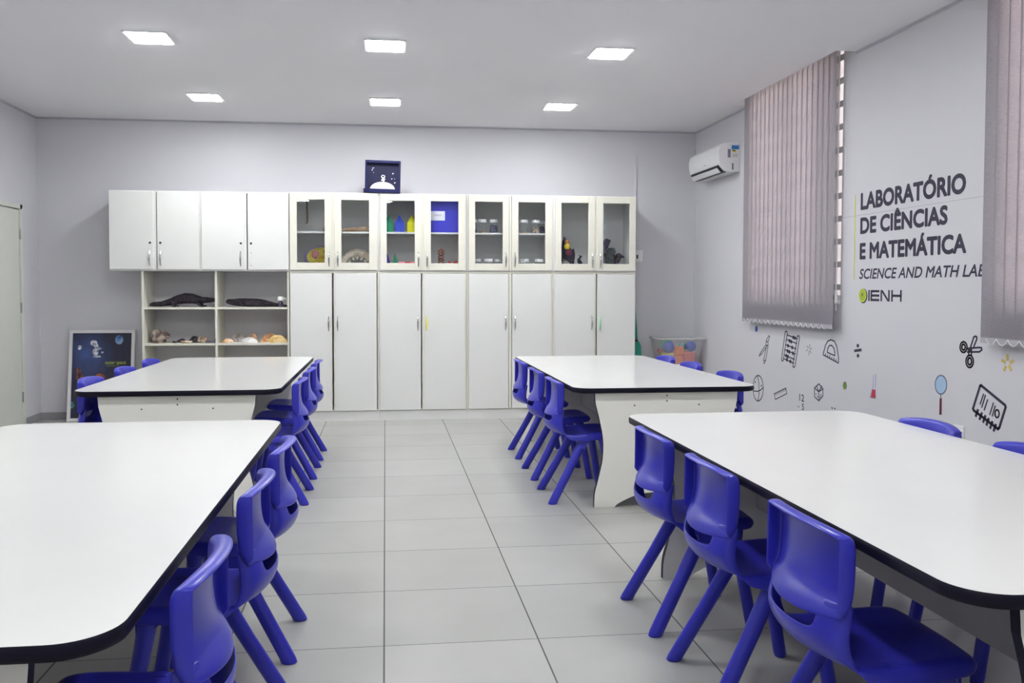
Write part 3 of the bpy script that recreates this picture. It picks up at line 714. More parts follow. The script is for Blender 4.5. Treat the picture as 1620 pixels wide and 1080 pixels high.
jar('empty glass jar partly behind the door frame, upper shelf, sixth glass door', 1.400, YC+.24, zu)
jar('glass jar with little inside, upper shelf, sixth glass door', 1.482, YC+.14, zu, fill=SAND, fh=.14)
jar('glass jar with mixed pebbles, upper shelf, sixth glass door', 1.612, YC+.14, zu, fill=PEB, fh=.52)
jar('glass jar with dark contents at right end of upper shelf, sixth glass door', 1.700, YC+.27, zu, fill=BEAN, fh=.7)
for x, y, lab in [(.975, .14, 'short jar at left of cabinet floor, fifth glass door'), (1.105, .13, 'short jar in middle of cabinet floor, fifth glass door'), (1.205, .18, 'short jar at right of cabinet floor, fifth glass door'),
               (1.395, .22, 'short jar at left edge of cabinet floor, sixth glass door'), (1.490, .13, 'short jar in middle of cabinet floor, sixth glass door'), (1.650, .13, 'short jar at right of cabinet floor, sixth glass door')]:
    jar(lab, x, YC+y, zl, .050, .098, LIQ if x < 1.3 else None, .35)
# cabinet 4: stuffed birds
FEA = speckle('black_feathers', (26, 24, 40), (48, 44, 62), 30, .7); FEAG = speckle('grey_green_feathers', (52, 58, 62), (84, 88, 88), 24, .8); PURP = speckle('purple_grey_feathers', (56, 50, 84), (84, 76, 104), 24, .8)
t = thing('toucan_specimen', 'stuffed black toucan with yellow and orange breast on a perch, seventh glass door', 'stuffed bird', (1.965, YC+.2, zl))
t.scale = (1, 1, 1)
loft_ = lambda m, secs, n=14: m.loft([[(x+rx*math.cos(2*PI*k/n), y+ry*math.sin(2*PI*k/n), z) for k in range(n)] for x, y, z, rx, ry in secs])
loft_(MB(), [(.072, .02, .045, .012, .008), (.060, .02, .09, .030, .022), (.030, .01, .13, .058, .045), (.010, 0, .18, .066, .055), (-.002, 0, .225, .058, .050), (-.012, 0, .27, .042, .042), (-.016, 0, .305, .035, .036), (-.016, 0, .330, .030, .030), (-.016, 0, .345, .012, .012)]).build('body', FEA, t, True)
MB().blob((-.002, -.032, .255), (.034, .026, .040), 16).build('yellow_breast', mat('yellow_feathers', (222, 196, 60), .8, var=.12), t, True)
MB().blob((-.004, -.024, .298), (.026, .022, .034), 16).build('orange_throat', mat('orange_feathers', (206, 130, 60), .8, var=.12), t, True)
MB().blob((.012, -.042, .190), (.036, .018, .034), 14).build('red_belly', mat('red_feathers', (120, 46, 60), .8, var=.1), t, True)
MB().tube([(-.022, -.02, .330), (-.034, -.045, .345), (-.036, -.075, .335), (-.030, -.095, .315)], [.017, .018, .014, .004], 10).build('beak', mat('grey_beak', (86, 82, 96), .4), t, True)
for s in (1, -1): MB().blob((.016+s*.058, .012, .165), (.020, .040, .075), 14).build('wing', FEA, t, True)
m = MB().tube([(-.06, -.02, .115), (.08, -.02, .108)], .008, 8); m.tube([(-.045, -.02, .115), (-.050, -.02, .0)], .006, 8); m.tube([(.045, -.02, .11), (.050, -.02, .0)], .008, 8); m.build('perch', mat('grey_branch', (70, 64, 76), .8), t, True)
t = thing('bird_specimen', 'small stuffed dark bird with crest at right of seventh glass door', 'stuffed bird', (2.100, YC+.17, zl))
loft_(MB(), [(.028, .0, .0, .012, .01), (.020, 0, .05, .022, .018), (.004, 0, .09, .026, .022), (-.006, 0, .120, .018, .018), (-.006, 0, .136, .006, .006)]).build('body', FEA, t, True)
m = MB().tube([(0, 0, .12), (.012, 0, .150), (.028, -.01, .158)], [.008, .012, .004], 8); m.tube([(.012, 0, .150), (-.006, 0, .172)], [.006, .002], 6); m.build('head', FEA, t, True)
t = thing('bird_specimen', 'big dark violet stuffed bird with raised wing at left of last glass door', 'stuffed bird', (2.385, YC+.30, zl))
loft_(MB(), [(-.02, 0, .0, .04, .05), (-.02, 0, .10, .058, .05), (-.015, 0, .20, .050, .04), (.0, 0, .27, .036, .03), (.03, 0, .32, .034, .02), (.045, 0, .345, .022, .012)]).build('body', PURP, t, True)
m = MB(); m.prism([(-.055, .12), (-.03, .31), (.03, .355), (.085, .335), (.06, .27), (.02, .20)], lambda u, v, d: (u, d, v), -.06, -.045); bevel(m.build('wing', PURP, t), .006)
t = thing('bird_specimen', 'broad grey green stuffed bird in middle of last glass door', 'stuffed bird', (2.43, YC+.16, zl))
loft_(MB(), [(.02, 0, .0, .045, .04), (.0, 0, .07, .062, .05), (.0, 0, .13, .060, .05), (.012, 0, .19, .052, .045), (.022, 0, .225, .046, .04), (.026, 0, .245, .03, .025)]).build('body', FEAG, t, True)
for k in (0, 1): MB().tube([(.052+.022*k, -.01, .10), (.062+.022*k, -.015, .05), (.066+.022*k, -.02, .005)], [.012, .010, .008], 8).build('leg', PURP, t, True)
MB().blob((.030, -.040, .200), (.030, .016, .030), 12).build('head', FEAG, t, True)
t = thing('bird_specimen', 'brown stuffed bird with spread wings at right of last glass door', 'stuffed bird', (2.555, YC+.28, zl))
loft_(MB(), [(-.035, 0, 0, .014, .014), (-.03, 0, .06, .020, .018), (-.005, 0, .11, .034, .026), (.01, 0, .15, .036, .03), (.012, 0, .185, .028, .026), (.012, 0, .195, .01, .01)]).build('body', speckle('brown_feathers', (64, 56, 62), (120, 104, 92), 28, .8), t, True)
m = MB(); m.prism([(-.01, .19), (-.05, .15), (-.085, .09), (-.065, .10), (-.02, .135)], lambda u, v, d: (u, d, v), -.03, -.015); m.prism([(.02, .18), (.055, .165), (.075, .14), (.05, .145), (.02, .13)], lambda u, v, d: (u, d, v), -.03, -.015); m.build('wing', PURP, t)
MB().tube([(.03, -.01, .165), (.055, -.03, .160)], [.014, .004], 8).build('beak', mat('grey_beak', (86, 82, 96), .4), t, True)
o = loft_body(MB(), [(-.10, 0, .030, .03, .028), (-.05, 0, .040, .035, .038), (0, 0, .036, .030, .034), (.04, 0, .024, .022, .022), (.09, 0, .012, .014, .011), (.12, 0, .008, .006, .006)]).build('cream_bone', BONE, None, True); o.location = (2.395, YC+.07, zl)
tag(o, 'cream pointed skull bone lying at front of last glass door', 'bone')
# navy shadow box standing on the glass cabinets
t = thing('shadow_box', 'navy shadow box showing a white figure on a pale moon, on top of the cabinets', 'picture', (-.013, YC+.02, 2.3590))
NB = mat('navy_card', (22, 25, 74), .5, .2, .06, 8); NB2 = mat('navy_card_face', (28, 30, 62), .5, .2, .12, 6)
t.rotation_euler = (math.radians(-2), math.radians(1.2), 0)
m = MB(); m.box(-.178, .176, .0, .012, .0, .328); m.build('back_panel', NB2, t)
m = MB(); m.box(-.185, -.168, -.045, .012, .0, .330); m.box(.160, .178, -.045, .012, .0, .330); m.box(-.168, .160, -.045, .012, .305, .330); m.box(-.198, .176, -.050, .012, -.0005, .036); m.build('box_frame', NB, t)
MN = mat('moon_paper', (206, 197, 199), .7, var=.04)
pl = [(.128*math.cos(a), .036+.078*math.sin(a)) for a in [PI*k/20 for k in range(21)]]
MB().prism(pl, lambda u, v, d: (u-.005, d, v), -.02, -.012).build('moon', MN, t)
WP = mat('white_paper', (226, 226, 232), .6)
m = MB(); m.prism([(.021*math.cos(2*PI*k/16), .166+.018*math.sin(2*PI*k/16)) for k in range(16)], lambda u, v, d: (u, d, v), -.030, -.020)
m.prism([(-.022, .128), (-.008, .148), (.010, .150), (.024, .140), (.016, .134), (.013, .116), (.003, .114), (-.008, .122)], lambda u, v, d: (u, d, v), -.030, -.020)
fg = m.build('white_figure', WP, t)
MB().prism([(.011*math.cos(2*PI*k/14), .167+.009*math.sin(2*PI*k/14)) for k in range(14)], lambda u, v, d: (u, d, v), -.032, -.0295).build('visor', DARK, fg)
m = MB()
for (u, v, s) in ((-.105, .255, .016), (-.115, .235, .012), (.100, .205, .014), (.088, .150, .010), (.120, .110, .012), (.118, .150, .006), (-.1, .21, .006)):
    m.prism([(u-s*.6, v), (u, v+s*.5), (u+s, v+s*.2), (u+s*.1, v-s*.2), (u-s*.2, v-s*.8)], lambda a, b_, d: (a, d, b_), -.003, -.0005)
m.build('foil_scraps', WP, t)

# ================================================================ FLOOR AGAINST THE BACK WALL
t = thing('framed_poster', 'white framed dark space poster leaning on the floor against the back wall', 'picture', (-2.925, 9.27, .0))
t.rotation_euler = (math.radians(-8), math.radians(0), 0)
FW, FH = .326, .945
m = MB(); m.box(-FW, -FW+.032, -.012, .014, 0, FH); m.box(FW-.032, FW, -.012, .014, 0, FH); m.box(-FW+.032, FW-.032, -.012, .014, 0, .032); m.box(-FW+.032, FW-.032, -.012, .014, FH-.032, FH); m.build('frame', mat('white_frame', (226, 224, 226), .4), t)
def nebula():
    m = bpy.data.materials.new('space_print'); m.use_nodes = True; nt = m.node_tree; b = nt.nodes['Principled BSDF']
    tc = nt.nodes.new('ShaderNodeTexCoord'); mp = nt.nodes.new('ShaderNodeMapping'); mp.inputs['Location'].default_value = (.155*3.2, 0, -.69*3.2); mp.inputs['Scale'].default_value = (3.2, 1, 3.2)
    g = nt.nodes.new('ShaderNodeTexGradient'); g.gradient_type = 'SPHERICAL'; nt.links.new(tc.outputs['Object'], mp.inputs[0]); nt.links.new(mp.outputs[0], g.inputs[0])
    n = nt.nodes.new('ShaderNodeTexNoise'); n.inputs['Scale'].default_value = 9; n.inputs['Detail'].default_value = 6; nt.links.new(tc.outputs['Object'], n.inputs['Vector'])
    mu = nt.nodes.new('ShaderNodeMath'); mu.operation = 'MULTIPLY'; nt.links.new(g.outputs['Fac'], mu.inputs[0]); nt.links.new(n.outputs['Fac'], mu.inputs[1])
    r = nt.nodes.new('ShaderNodeValToRGB'); nt.links.new(mu.outputs[0], r.inputs[0])
    r.color_ramp.elements[0].position = .05; r.color_ramp.elements[1].position = .62
    r.color_ramp.elements[0].color = lin((38, 40, 62))+(1,); r.color_ramp.elements[1].color = lin((66, 88, 150))+(1,)
    nt.links.new(r.outputs[0], b.inputs['Base Color']); b.inputs['Roughness'].default_value = .5; return m
MB().box(-FW+.032, FW-.032, 0, .006, .032, FH-.032).build('print', nebula(), t)
pr_ = lambda u, v, d: (u, -d, v)
def pdisc(name, cx, cz, rx, rz, m, d=.0012, n=26): return MB().prism([(cx+rx*math.cos(2*PI*k/n), cz+rz*math.sin(2*PI*k/n)) for k in range(n)], pr_, .0002, d).build(name, m, t)
pdisc('blue_planet', .168, .842, .040, .048, speckle('planet_blue', (60, 100, 160), (140, 170, 210), 14))
pdisc('orange_planet', -.015, .430, .062, .062, speckle('planet_orange', (96, 54, 48), (156, 92, 68), 12))
pdisc('small_planet', -.285, .168, .030, .034, speckle('planet_teal', (50, 90, 110), (110, 150, 150), 18))
m = MB()
for (u, v, a, b_) in ((-.086, .810, .036, .030), (-.060, .775, .022, .030), (-.066, .715, .030, .040), (-.030, .752, .024, .012), (-.048, .668, .045, .010), (.004, .712, .012, .010), (-.225, .765, .020, .026)):
    m.prism([(u+a*math.cos(2*PI*k/12), v+b_*math.sin(2*PI*k/12)) for k in range(12)], pr_, .0002, .0013)
m.build('white_astronaut', speckle('space_suit', (120, 124, 140), (226, 228, 236), 26), t)
m = MB()
for (u, v, a, b_) in ((-.232, .530, .030, .024), (-.215, .460, .036, .050), (-.245, .480, .014, .050)): m.prism([(u+a*math.cos(2*PI*k/12), v+b_*math.sin(2*PI*k/12)) for k in range(12)], pr_, .0002, .0013)
m.build('rusty_craft', speckle('rust_print', (60, 42, 50), (128, 88, 80), 24), t)
text_mesh('poster_lettering', 'outer space', mat('yellow_green_ink', (150, 164, 72), .6), t, lambda u, v, d: (.035+u, -.0012-d*.3, .588+v), .036, .205, weight=.03)
MB().box(.045, .16, -.0012, -.0002, .568, .571).build('thin_line', mat('yellow_green_ink', (150, 164, 72), .6), t)

# teal broom between the last cupboard and the corner
t = thing('teal_broom', 'teal plastic broom leaning beside the last tall cupboard', 'broom', (2.752, 9.20, 0))
TEAL = mat('teal_plastic', (34, 150, 128), .4)
MB().tube([(.020, 0, .50), (.0, .03, .95), (-.035, .06, 1.42)], [.016, .014, .012], 12).build('handle', TEAL, t, True)
m = MB(); m.prism([(-.042, .46), (-.048, .60), (-.040, .72), (-.010, .79), (.022, .80), (.046, .74), (.055, .60), (.055, .46)], lambda u, v, d: (u, d, v), -.03, .02); bevel(m.build('head', TEAL, t), .006)
MB().prism([(-.040, .78), (-.040, .815), (.012, .815), (.012, .79)], lambda u, v, d: (u, d, v), -.012, .012).build('clip', DARK, t)
m = MB()
for k in range(9): m.tube([(-.038+.011*k, -.005, .46), (-.038+.012*k, -.005, .002)], [.007, .008], 6)
m.build('bristles', TEAL, t, True)
# switch plate and surface conduit on the back wall
t = thing('wall_switch', 'white switch box on back wall beside the last glass cabinet', 'switch', (2.838, YB, 1.74))
bevel(MB().box(-.045, .045, -.035, 0, -.065, .065).build('box', WPLASTIC, t), .005)
MB().box(-.030, -.012, -.039, -.034, -.030, .012).build('rocker', DARK, t)
tag(MB().box(2.795, 2.812, YB-.014, YB, 1.805, 2.86).build('cable_conduit', WALL), 'thin painted cable conduit running up the back wall above the cabinets', 'conduit')
# toy tub on its bracket shelf in the right corner
t = thing('wall_shelf', 'small white shelf holding the clear tub in the right corner', 'shelf', (3.23, YB, .545))
MB().box(-.22, .20, -.42, 0, -.028, 0, .003).build('board', WHITE, t)
for x in (-.17, .165): MB().prism([(-.40, -.028), (0, -.028), (0, -.26), (-.03, -.26)], lambda u, v, d: (d, u, v), x, x+.012).build('bracket', mat('dark_bracket', (70, 68, 74), .5), t)
t = thing('plastic_tub', 'clear plastic tub of coloured toy blocks in the right corner', 'tub', (3.22, 9.22, .5455))
CL = glass('clear_plastic', (.93, .93, .94), .08, 1.45, .20)
ring = lambda hx, hy, z: [(u, v, z) for u, v in rrect(-hx, hx, -hy, hy, .03, 5)]
m = MB(); m.loft([ring(.205, .15, 0), ring(.225, .165, .16), ring(.240, .178, .285)], False); m.b.faces.new([v for v in list(m.b.verts)[:24]][::-1]); m.build('tub_body', CL, t, True)
m = MB(); m.loft([ring(.240, .178, .275), ring(.262, .200, .275), ring(.262, .200, .290), ring(.236, .174, .290), ring(.236, .174, .276)], False); m.build('rim', mat('frosted_rim', (205, 205, 208), .3), t, True)
blk = [('orange', (232, 128, 76)), ('blue', (50, 84, 190)), ('red', (206, 70, 66)), ('green', (44, 150, 96)), ('coral', (214, 110, 100)), ('yellow', (220, 196, 110)), ('teal', (40, 130, 120))]
BM = {n: plast('toy_'+n, c) for n, c in blk}
def toy(kind, col, x, y, z, s, lab, rot=0):
    if kind == 'ball': o = MB().blob((0, 0, 0), (s, s, s), 18).build('toy_ball', BM[col], None, True)
    else: o = bevel(MB().box(-s, s, -s*.8, s*.8, -s, s).build('toy_block', BM[col]), .008)
    o.location = (3.22+x, 9.22+y, .5465+z); o.rotation_euler = (rot*.0, 0, rot)
    tag(o, lab, 'toy', 'coloured toys in the clear tub')
toy('block', 'coral', .105, -.06, .0655, .065, 'coral red block at lower right of the clear tub')
toy('block', 'coral', .105, .09, .0655, .065, 'coral block at back right of the clear tub')
toy('block', 'yellow', -.125, -.06, .0605, .060, 'pale yellow block at lower left of the clear tub')
toy('block', 'yellow', -.125, .09, .0605, .060, 'pale yellow block at back left of the clear tub')
toy('block', 'orange', -.012, -.07, .049, .048, 'orange block in lower middle of the clear tub')
toy('block', 'orange', -.005, -.07, .146, .046, 'orange block standing in middle of the clear tub', .2)
toy('ball', 'blue', -.112, -.05, .186, .064, 'blue ball at upper left of the clear tub')
toy('ball', 'green', -.085, .082, .195, .070, 'green ball at back left of the clear tub')
toy('ball', 'teal', .075, .045, .180, .050, 'dark green ball right of middle in the clear tub')
toy('ball', 'blue', .145, -.045, .191, .058, 'blue ball at upper right of the clear tub')
toy('block', 'red', -.192, .02, .142, .020, 'small red block at left edge of the clear tub', .3)

# ================================================================ THE WINDOW WALL
# air conditioner
t = thing('air_conditioner', 'white wall mounted air conditioner in the right corner', 'air conditioner', (XR, 8.64, 2.53))
ACB = mat('air_conditioner_white', (228, 228, 230), .35, .5, .01)
prof = [(0, .0), (-.10, .0), (-.150, .012), (-.205, .070), (-.220, .130), (-.222, .200), (-.210, .250), (-.185, .276), (-.12, .287), (0, .290)]
bevel(MB().prism(prof, lambda u, v, d: (u, d, v), -.42, .42).build('casing', ACB, t, True, 30), .006, 2)
MB().prism([(-.120, .002), (-.150, -.0005), (-.168, .002), (-.216, .062), (-.207, .072)], lambda u, v, d: (u, d, v), -.375, .375).build('outlet', DARK, t)
MB().prism([(-.176, .000), (-.183, -.001), (-.217, .038), (-.212, .044)], lambda u, v, d: (u, d, v), -.365, .365).build('louvre', ACB, t)
MB().box(-.2235, -.221, -.08, -.02, .105, .112).build('emblem', mat('silver_mark', (170, 172, 176), .3), t)
m = MB().box(-.090, -.006, -.4225, -.4195, .135, .262); st = m.build('energy_sticker', mat('sticker_white', (232, 232, 228), .5), t)
MB().box(-.088, -.012, -.4235, -.4222, .220, .260).build('blue_band', mat('sticker_blue', (50, 120, 190), .5), st)
MB().box(-.080, -.040, -.4235, -.4222, .192, .212).build('yellow_band', mat('sticker_yellow', (206, 206, 80), .5), st)
MB().box(-.082, -.050, -.4240, -.4232, .205, .214).build('dark_band', DARK, st)
for k in range(5): MB().box(-.080, -.020, -.4233, -.4222, .145+.008*k, .148+.008*k).build('print_line', mat('grey_print', (150, 150, 154), .6), st)
MB().box(-.126, -.097, -.4225, -.4195, .140, .222).build('violet_sticker', mat('sticker_violet', (130, 122, 146), .5), t)
MB().box(-.082, -.066, -.4215, -.4195, .020, .085).build('side_slot', mat('slot_grey', (110, 116, 116), .5), t)

# vertical blinds
def blind_material():
    m = bpy.data.materials.new('woven_blind_fabric'); m.use_nodes = True; nt = m.node_tree; nt.nodes.remove(nt.nodes['Principled BSDF']); out = nt.nodes['Material Output']
    tc = nt.nodes.new('ShaderNodeTexCoord'); mp = nt.nodes.new('ShaderNodeMapping'); mp.inputs['Scale'].default_value = (8, 8, 120); n = nt.nodes.new('ShaderNodeTexNoise'); n.inputs['Scale'].default_value = 3; n.inputs['Detail'].default_value = 4
    nt.links.new(tc.outputs['Object'], mp.inputs[0]); nt.links.new(mp.outputs[0], n.inputs['Vector'])
    r = nt.nodes.new('ShaderNodeValToRGB'); r.color_ramp.elements[0].position = .3; r.color_ramp.elements[1].position = .7
    r.color_ramp.elements[0].color = lin((158, 154, 161))+(1,); r.color_ramp.elements[1].color = lin((176, 172, 178))+(1,); nt.links.new(n.outputs['Fac'], r.inputs[0])
    d = nt.nodes.new('ShaderNodeBsdfDiffuse'); tr = nt.nodes.new('ShaderNodeBsdfTranslucent'); mx = nt.nodes.new('ShaderNodeMixShader'); mx.inputs[0].default_value = .48
    nt.links.new(r.outputs[0], d.inputs[0]); nt.links.new(r.outputs[0], tr.inputs[0]); nt.links.new(d.outputs[0], mx.inputs[1]); nt.links.new(tr.outputs[0], mx.inputs[2])
    nt.links.new(mx.outputs[0], out.inputs[0]); return m
BLIND = blind_material()
BX = 3.425
def blind(label, y0, y1, z0, z1, n, wand):
    t = thing('vertical_blind', label, 'blind', (BX, (y0+y1)/2, z0)); hw = (y1-y0)/2; h_ = z1-z0
    MB().box(-.02, .02, -hw, hw, h_, h_+.04).build('headrail', WPLASTIC, t)
    pit = (2*hw-.103)/(n-1)
    sp = None
    for k in range(n):
        y = -hw+.0515+pit*k
        if sp is None:
            a = math.radians(5); c, s = math.cos(a), math.sin(a); m = MB()
            q = [(-.0515+.103*j/6) for j in range(7)]
            pts = [(.0004*(1-(v/.0515)**2), v) for v in q]
            v0 = [m.b.verts.new((x*c-v*s, x*s+v*c, .0)) for x, v in pts]; v1 = [m.b.verts.new((x*c-v*s, x*s+v*c, h_)) for x, v in pts]
            for j in range(6): m.b.faces.new((v0[j], v0[j+1], v1[j+1], v1[j]))
            sp = m.build('slat', BLIND, t, True); sp.location = (0, y, 0)
            w0 = MB().box(-.0032, -.0012, -.0495, .0495, -.002, .030); w0 = w0.build('bottom_weight', mat('weight_pocket', (176, 173, 180), .8), sp); w0.rotation_euler = (0, 0, a)
        else:
            c_ = sp.copy(); C.objects.link(c_); c_.parent = t; c_.location = (0, y, 0)
            for g in sp.children: d_ = g.copy(); C.objects.link(d_); d_.parent = c_
    m = MB()
    for k in range(n-1):
        ya = -hw+.0515+pit*k
        m.tube([(-.011, ya+pit*j/6, .026-.034*math.sin(PI*j/6)) for j in range(7)], .0022, 5)
    m.build('bottom_chain', WPLASTIC, t, True)
    if wand: MB().tube([(.03, -hw+.004, .14), (.03, -hw+.004, h_)], .004, 6).tube([(.03, -hw+.004, .20), (.03, -hw+.004, .29)], .012, 8).build('pull_cord', WPLASTIC, t, True)
    return t
blind('grey vertical slat blind over the window next to the air conditioner', 6.262, 7.935, 1.065, 3.36, 19, True)
blind('grey vertical slat blind at the right edge, beside the wall lettering', 2.55, 4.592, 1.065, 3.36, 23, False)

# lettering on the wall
XW = XR
t = thing('wall_lettering', 'dark bold lettering with yellow bar naming the science laboratory on the window wall', 'lettering', (XW, 6.02, 1.96))
def wf(y0, z0, slope=0): return lambda u, v, d: (-d, y0-6.02-u, z0-1.96+v+slope*u)
def line(s, y0, y1, z0, hgt, weight=.062, shear=0, nm='text_line', sl=0):
    return text_mesh(nm, s, INK, t, wf(y0, z0, sl), hgt, y0-y1, weight, shear, .0012)
line('LABORATÓRIO', 6.010, 4.860, 1.960, .112)
line('DE CIÊNCIAS', 6.010, 5.025, 1.783, .108)
line('E MATEMÁTICA', 6.012, 4.845, 1.596, .108)
line('SCIENCE AND MATH LAB', 6.018, 4.668, 1.448, .070, .03, .22)
MB().box(-.0012, 0, 6.085-6.02, 6.096-6.02, 1.444-1.96, 2.075-1.96).build('yellow_bar', mat('yellow_vinyl', (206, 206, 70), .6), t)
t = thing('wall_logo', 'green round emblem with four dark letters below the lettering', 'logo', (XW, 5.97, 1.325))
GRN = mat('lime_vinyl', (190, 208, 60), .6)
def wdisc(m, cy, cz, r, d0, d1, n=24): m.prism([(cy+r*math.cos(2*PI*k/n), cz+r*math.sin(2*PI*k/n)) for k in range(n)], lambda u, v, d: (-d, u, v), d0, d1); return m
wdisc(MB(), -.008, -.004, .054, 0, .0010).build('dark_disc', INK, t)
wdisc(MB(), 0, 0, .050, .0010, .0016).build('green_disc', GRN, t)
m = MB()
for k in range(5):
    a = 2*PI*k/5+.3; cy, cz = .024*math.cos(a), .024*math.sin(a)
    for q in range(12):
        a0, a1 = 2*PI*q/12, 2*PI*(q+1)/12
        m.prism([(cy+.014*math.cos(a0), cz+.014*math.sin(a0)), (cy+.014*math.cos(a1), cz+.014*math.sin(a1)), (cy+.0115*math.cos(a1), cz+.0115*math.sin(a1)), (cy+.0115*math.cos(a0), cz+.0115*math.sin(a0))], lambda u, v, d: (-d, u, v), .0016, .0020)
wdisc(m, .002, .004, .007, .0016, .0020, 10); m.build('leaf_mark', INK, t)
def bars(m, rects):
    for (a, b_, c, e) in rects: m.prism([(-a, c), (-b_, c), (-b_, e), (-a, e)], lambda u, v, d: (-d, u, v), 0, .0012)
    return m
LT, LB = .040, -.040; q = .017
m = bars(MB(), [(.075, .092, LB, LT)]); m.build('letter', INK, t)
m = bars(MB(), [(.105, .215, LT-q, LT), (.105, .215, -.008, .009), (.105, .215, LB, LB+q), (.105, .122, LB, LT)]); m.build('letter', INK, t)
m = bars(MB(), [(.232, .249, LB, LT), (.325, .342, LB, LT)]); m.prism([(-.232, LT), (-.255, LT), (-.342, LB), (-.319, LB)], lambda u, v, d: (-d, u, v), 0, .0012); m.build('letter', INK, t)
m = bars(MB(), [(.362, .379, LB, LT), (.465, .482, LB, LT), (.362, .482, -.008, .009)]); m.build('letter', INK, t)

# line drawings printed on the wall; traced from (column, row) of a survey sheet of the wall
def S(u, v): return on_x(1170+u/3.6, 480+v/3.6, XW)
def drawing(name, label, strokes, wd=.011, m=INK, fills=(), circles=(), dots=(), cat='wall drawing'):
    """strokes: polylines; circles: (u, v, ru, rv) outlines; dots: filled ellipses; fills: (polygon, material, name)"""
    allp = [S(*p) for s in strokes for p in s]+[S(c[0], c[1]) for c in list(circles)+list(dots)]+[S(*p) for f in fills for p in f[0]]
    o = Vector((XW, sum(p.y for p in allp)/len(allp), sum(p.z for p in allp)/len(allp)))
    t = thing(name, label, cat, o)
    T = lambda u, v: (S(u, v).y-o.y, S(u, v).z-o.z)
    for kf, (poly, fm, nm) in enumerate(fills): MB().prism([T(*p) for p in poly], lambda u, v, d: (-d, u, v), 0, .0006+.0003*kf).build(nm, fm, t)
    b = MB(); lines = [[T(*p) for p in s] for s in strokes]
    for c in circles: lines.append([T(c[0]+c[2]*math.cos(2*PI*k/28), c[1]+c[3]*math.sin(2*PI*k/28)) for k in range(29)])
    for L_ in lines:
        for (a, c) in zip(L_, L_[1:]):
            dx, dz = c[0]-a[0], c[1]-a[1]; n_ = math.hypot(dx, dz)
            if n_ < 1e-6: continue
            px, pz = -dz/n_*wd/2, dx/n_*wd/2; ex, ez = dx/n_*wd*.3, dz/n_*wd*.3
            b.prism([(a[0]+px-ex, a[1]+pz-ez), (a[0]-px-ex, a[1]-pz-ez), (c[0]-px+ex, c[1]-pz+ez), (c[0]+px+ex, c[1]+pz+ez)], lambda u, v, d: (-d, u, v), 0, .0012)
    for c in dots: b.prism([T(c[0]+c[2]*math.cos(2*PI*k/14), c[1]+c[3]*math.sin(2*PI*k/14)) for k in range(14)], lambda u, v, d: (-d, u, v), 0, .0012)
    if strokes or circles or dots: b.build('line_work', m, t)
    return t
def edot(name, label, u, v, ru, rv, m): return drawing(name, label, [], m=m, dots=[(u, v, ru, rv)], cat='wall dot')
edot('printed_dot', 'blue printed dot on the wall under the far blind', 96, 144, 8, 18, mat('blue_vinyl', (60, 92, 176), .6))
edot('printed_dot', 'green printed dot on the wall between dice and the notebook drawings', 600, 467, 11, 23, mat('green_vinyl', (104, 134, 62), .6))
drawing('compass_drawing', 'black line drawing of a drafting compass on the wall under the far blind', [[(151, 214), (166, 183), (172, 186), (163, 216)], [(150, 236), (118, 282), (111, 299), (124, 290), (156, 243)], [(154, 243), (137, 322), (140, 343), (149, 325), (163, 240)], [(118, 282), (124, 290)], [(137, 322), (149, 325)]], .008, circles=[(157, 228, 6, 12)])
drawing('abacus_drawing', 'black line drawing of an abacus on the wall under the far blind', [[(260, 163), (239, 318), (242, 327), (249, 325), (272, 170), (270, 159), (262, 158), (260, 163)], [(330, 186), (303, 355), (308, 364), (316, 358), (342, 192), (338, 183), (330, 186)], [(271, 179), (330, 200)], [(268, 205), (327, 228)], [(264, 235), (322, 258)], [(259, 262), (318, 288)], [(254, 292), (313, 318)], [(249, 312), (309, 340)]], .010,
        dots=[(306, 193, 5, 11), (316, 197, 5, 11), (285, 212, 5, 11), (295, 217, 5, 11), (276, 240, 5, 11), (300, 250, 5, 11), (274, 270, 5, 11), (284, 275, 5, 11), (304, 283, 5, 11), (266, 297, 5, 11), (276, 302, 5, 11), (270, 320, 5, 11), (290, 330, 5, 11)])
GV = mat('grey_vinyl', (110, 108, 112), .6)
drawing('spark_drawing', 'small grey spark drawing between abacus and protractor', [[(385, 240), (391, 254)], [(400, 233), (398, 252)], [(411, 254), (402, 261)], [(408, 280), (400, 268)], [(396, 294), (396, 272)], [(380, 268), (389, 264)]], .006, GV)
drawing('protractor_drawing', 'black line drawing of a protractor on the wall beside the far blind', [[(477, 283), (482, 268), (490, 236), (503, 214), (522, 206), (541, 216), (554, 244), (560, 280), (564, 312), (563, 339), (477, 292), (477, 283)], [(500, 278), (503, 255), (512, 239), (525, 238), (537, 253), (543, 280), (543, 297), (500, 278)], [(490, 296), (490, 285)], [(502, 302), (502, 294)], [(514, 309), (514, 297)], [(526, 315), (526, 307)], [(538, 322), (538, 310)], [(550, 328), (550, 318)]], .010)
drawing('division_sign', 'black division sign printed on the wall right of the protractor', [[(656, 269), (692, 264)]], .020, dots=[(674, 240, 7, 11), (675, 297, 7, 11)])
drawing('globe_drawing', 'black line drawing of a ball with crossing lines, behind back right table corner', [[(101, 410), (110, 450), (112, 500), (106, 554)], [(78, 497), (100, 500), (120, 493), (134, 478)]], .010, circles=[(106, 482, 29, 73)], dots=[(90, 448, 2.5, 6), (124, 468, 2.5, 6)])
drawing('ruler_drawing', 'black line drawing of a ruler on the wall below the abacus', [[(197, 514), (264, 481), (270, 512), (204, 546), (197, 514)]]+[[(206+9*k, 510-4.4*k), (208+9*k, 522-4.4*k)] for k in range(7)], .008)
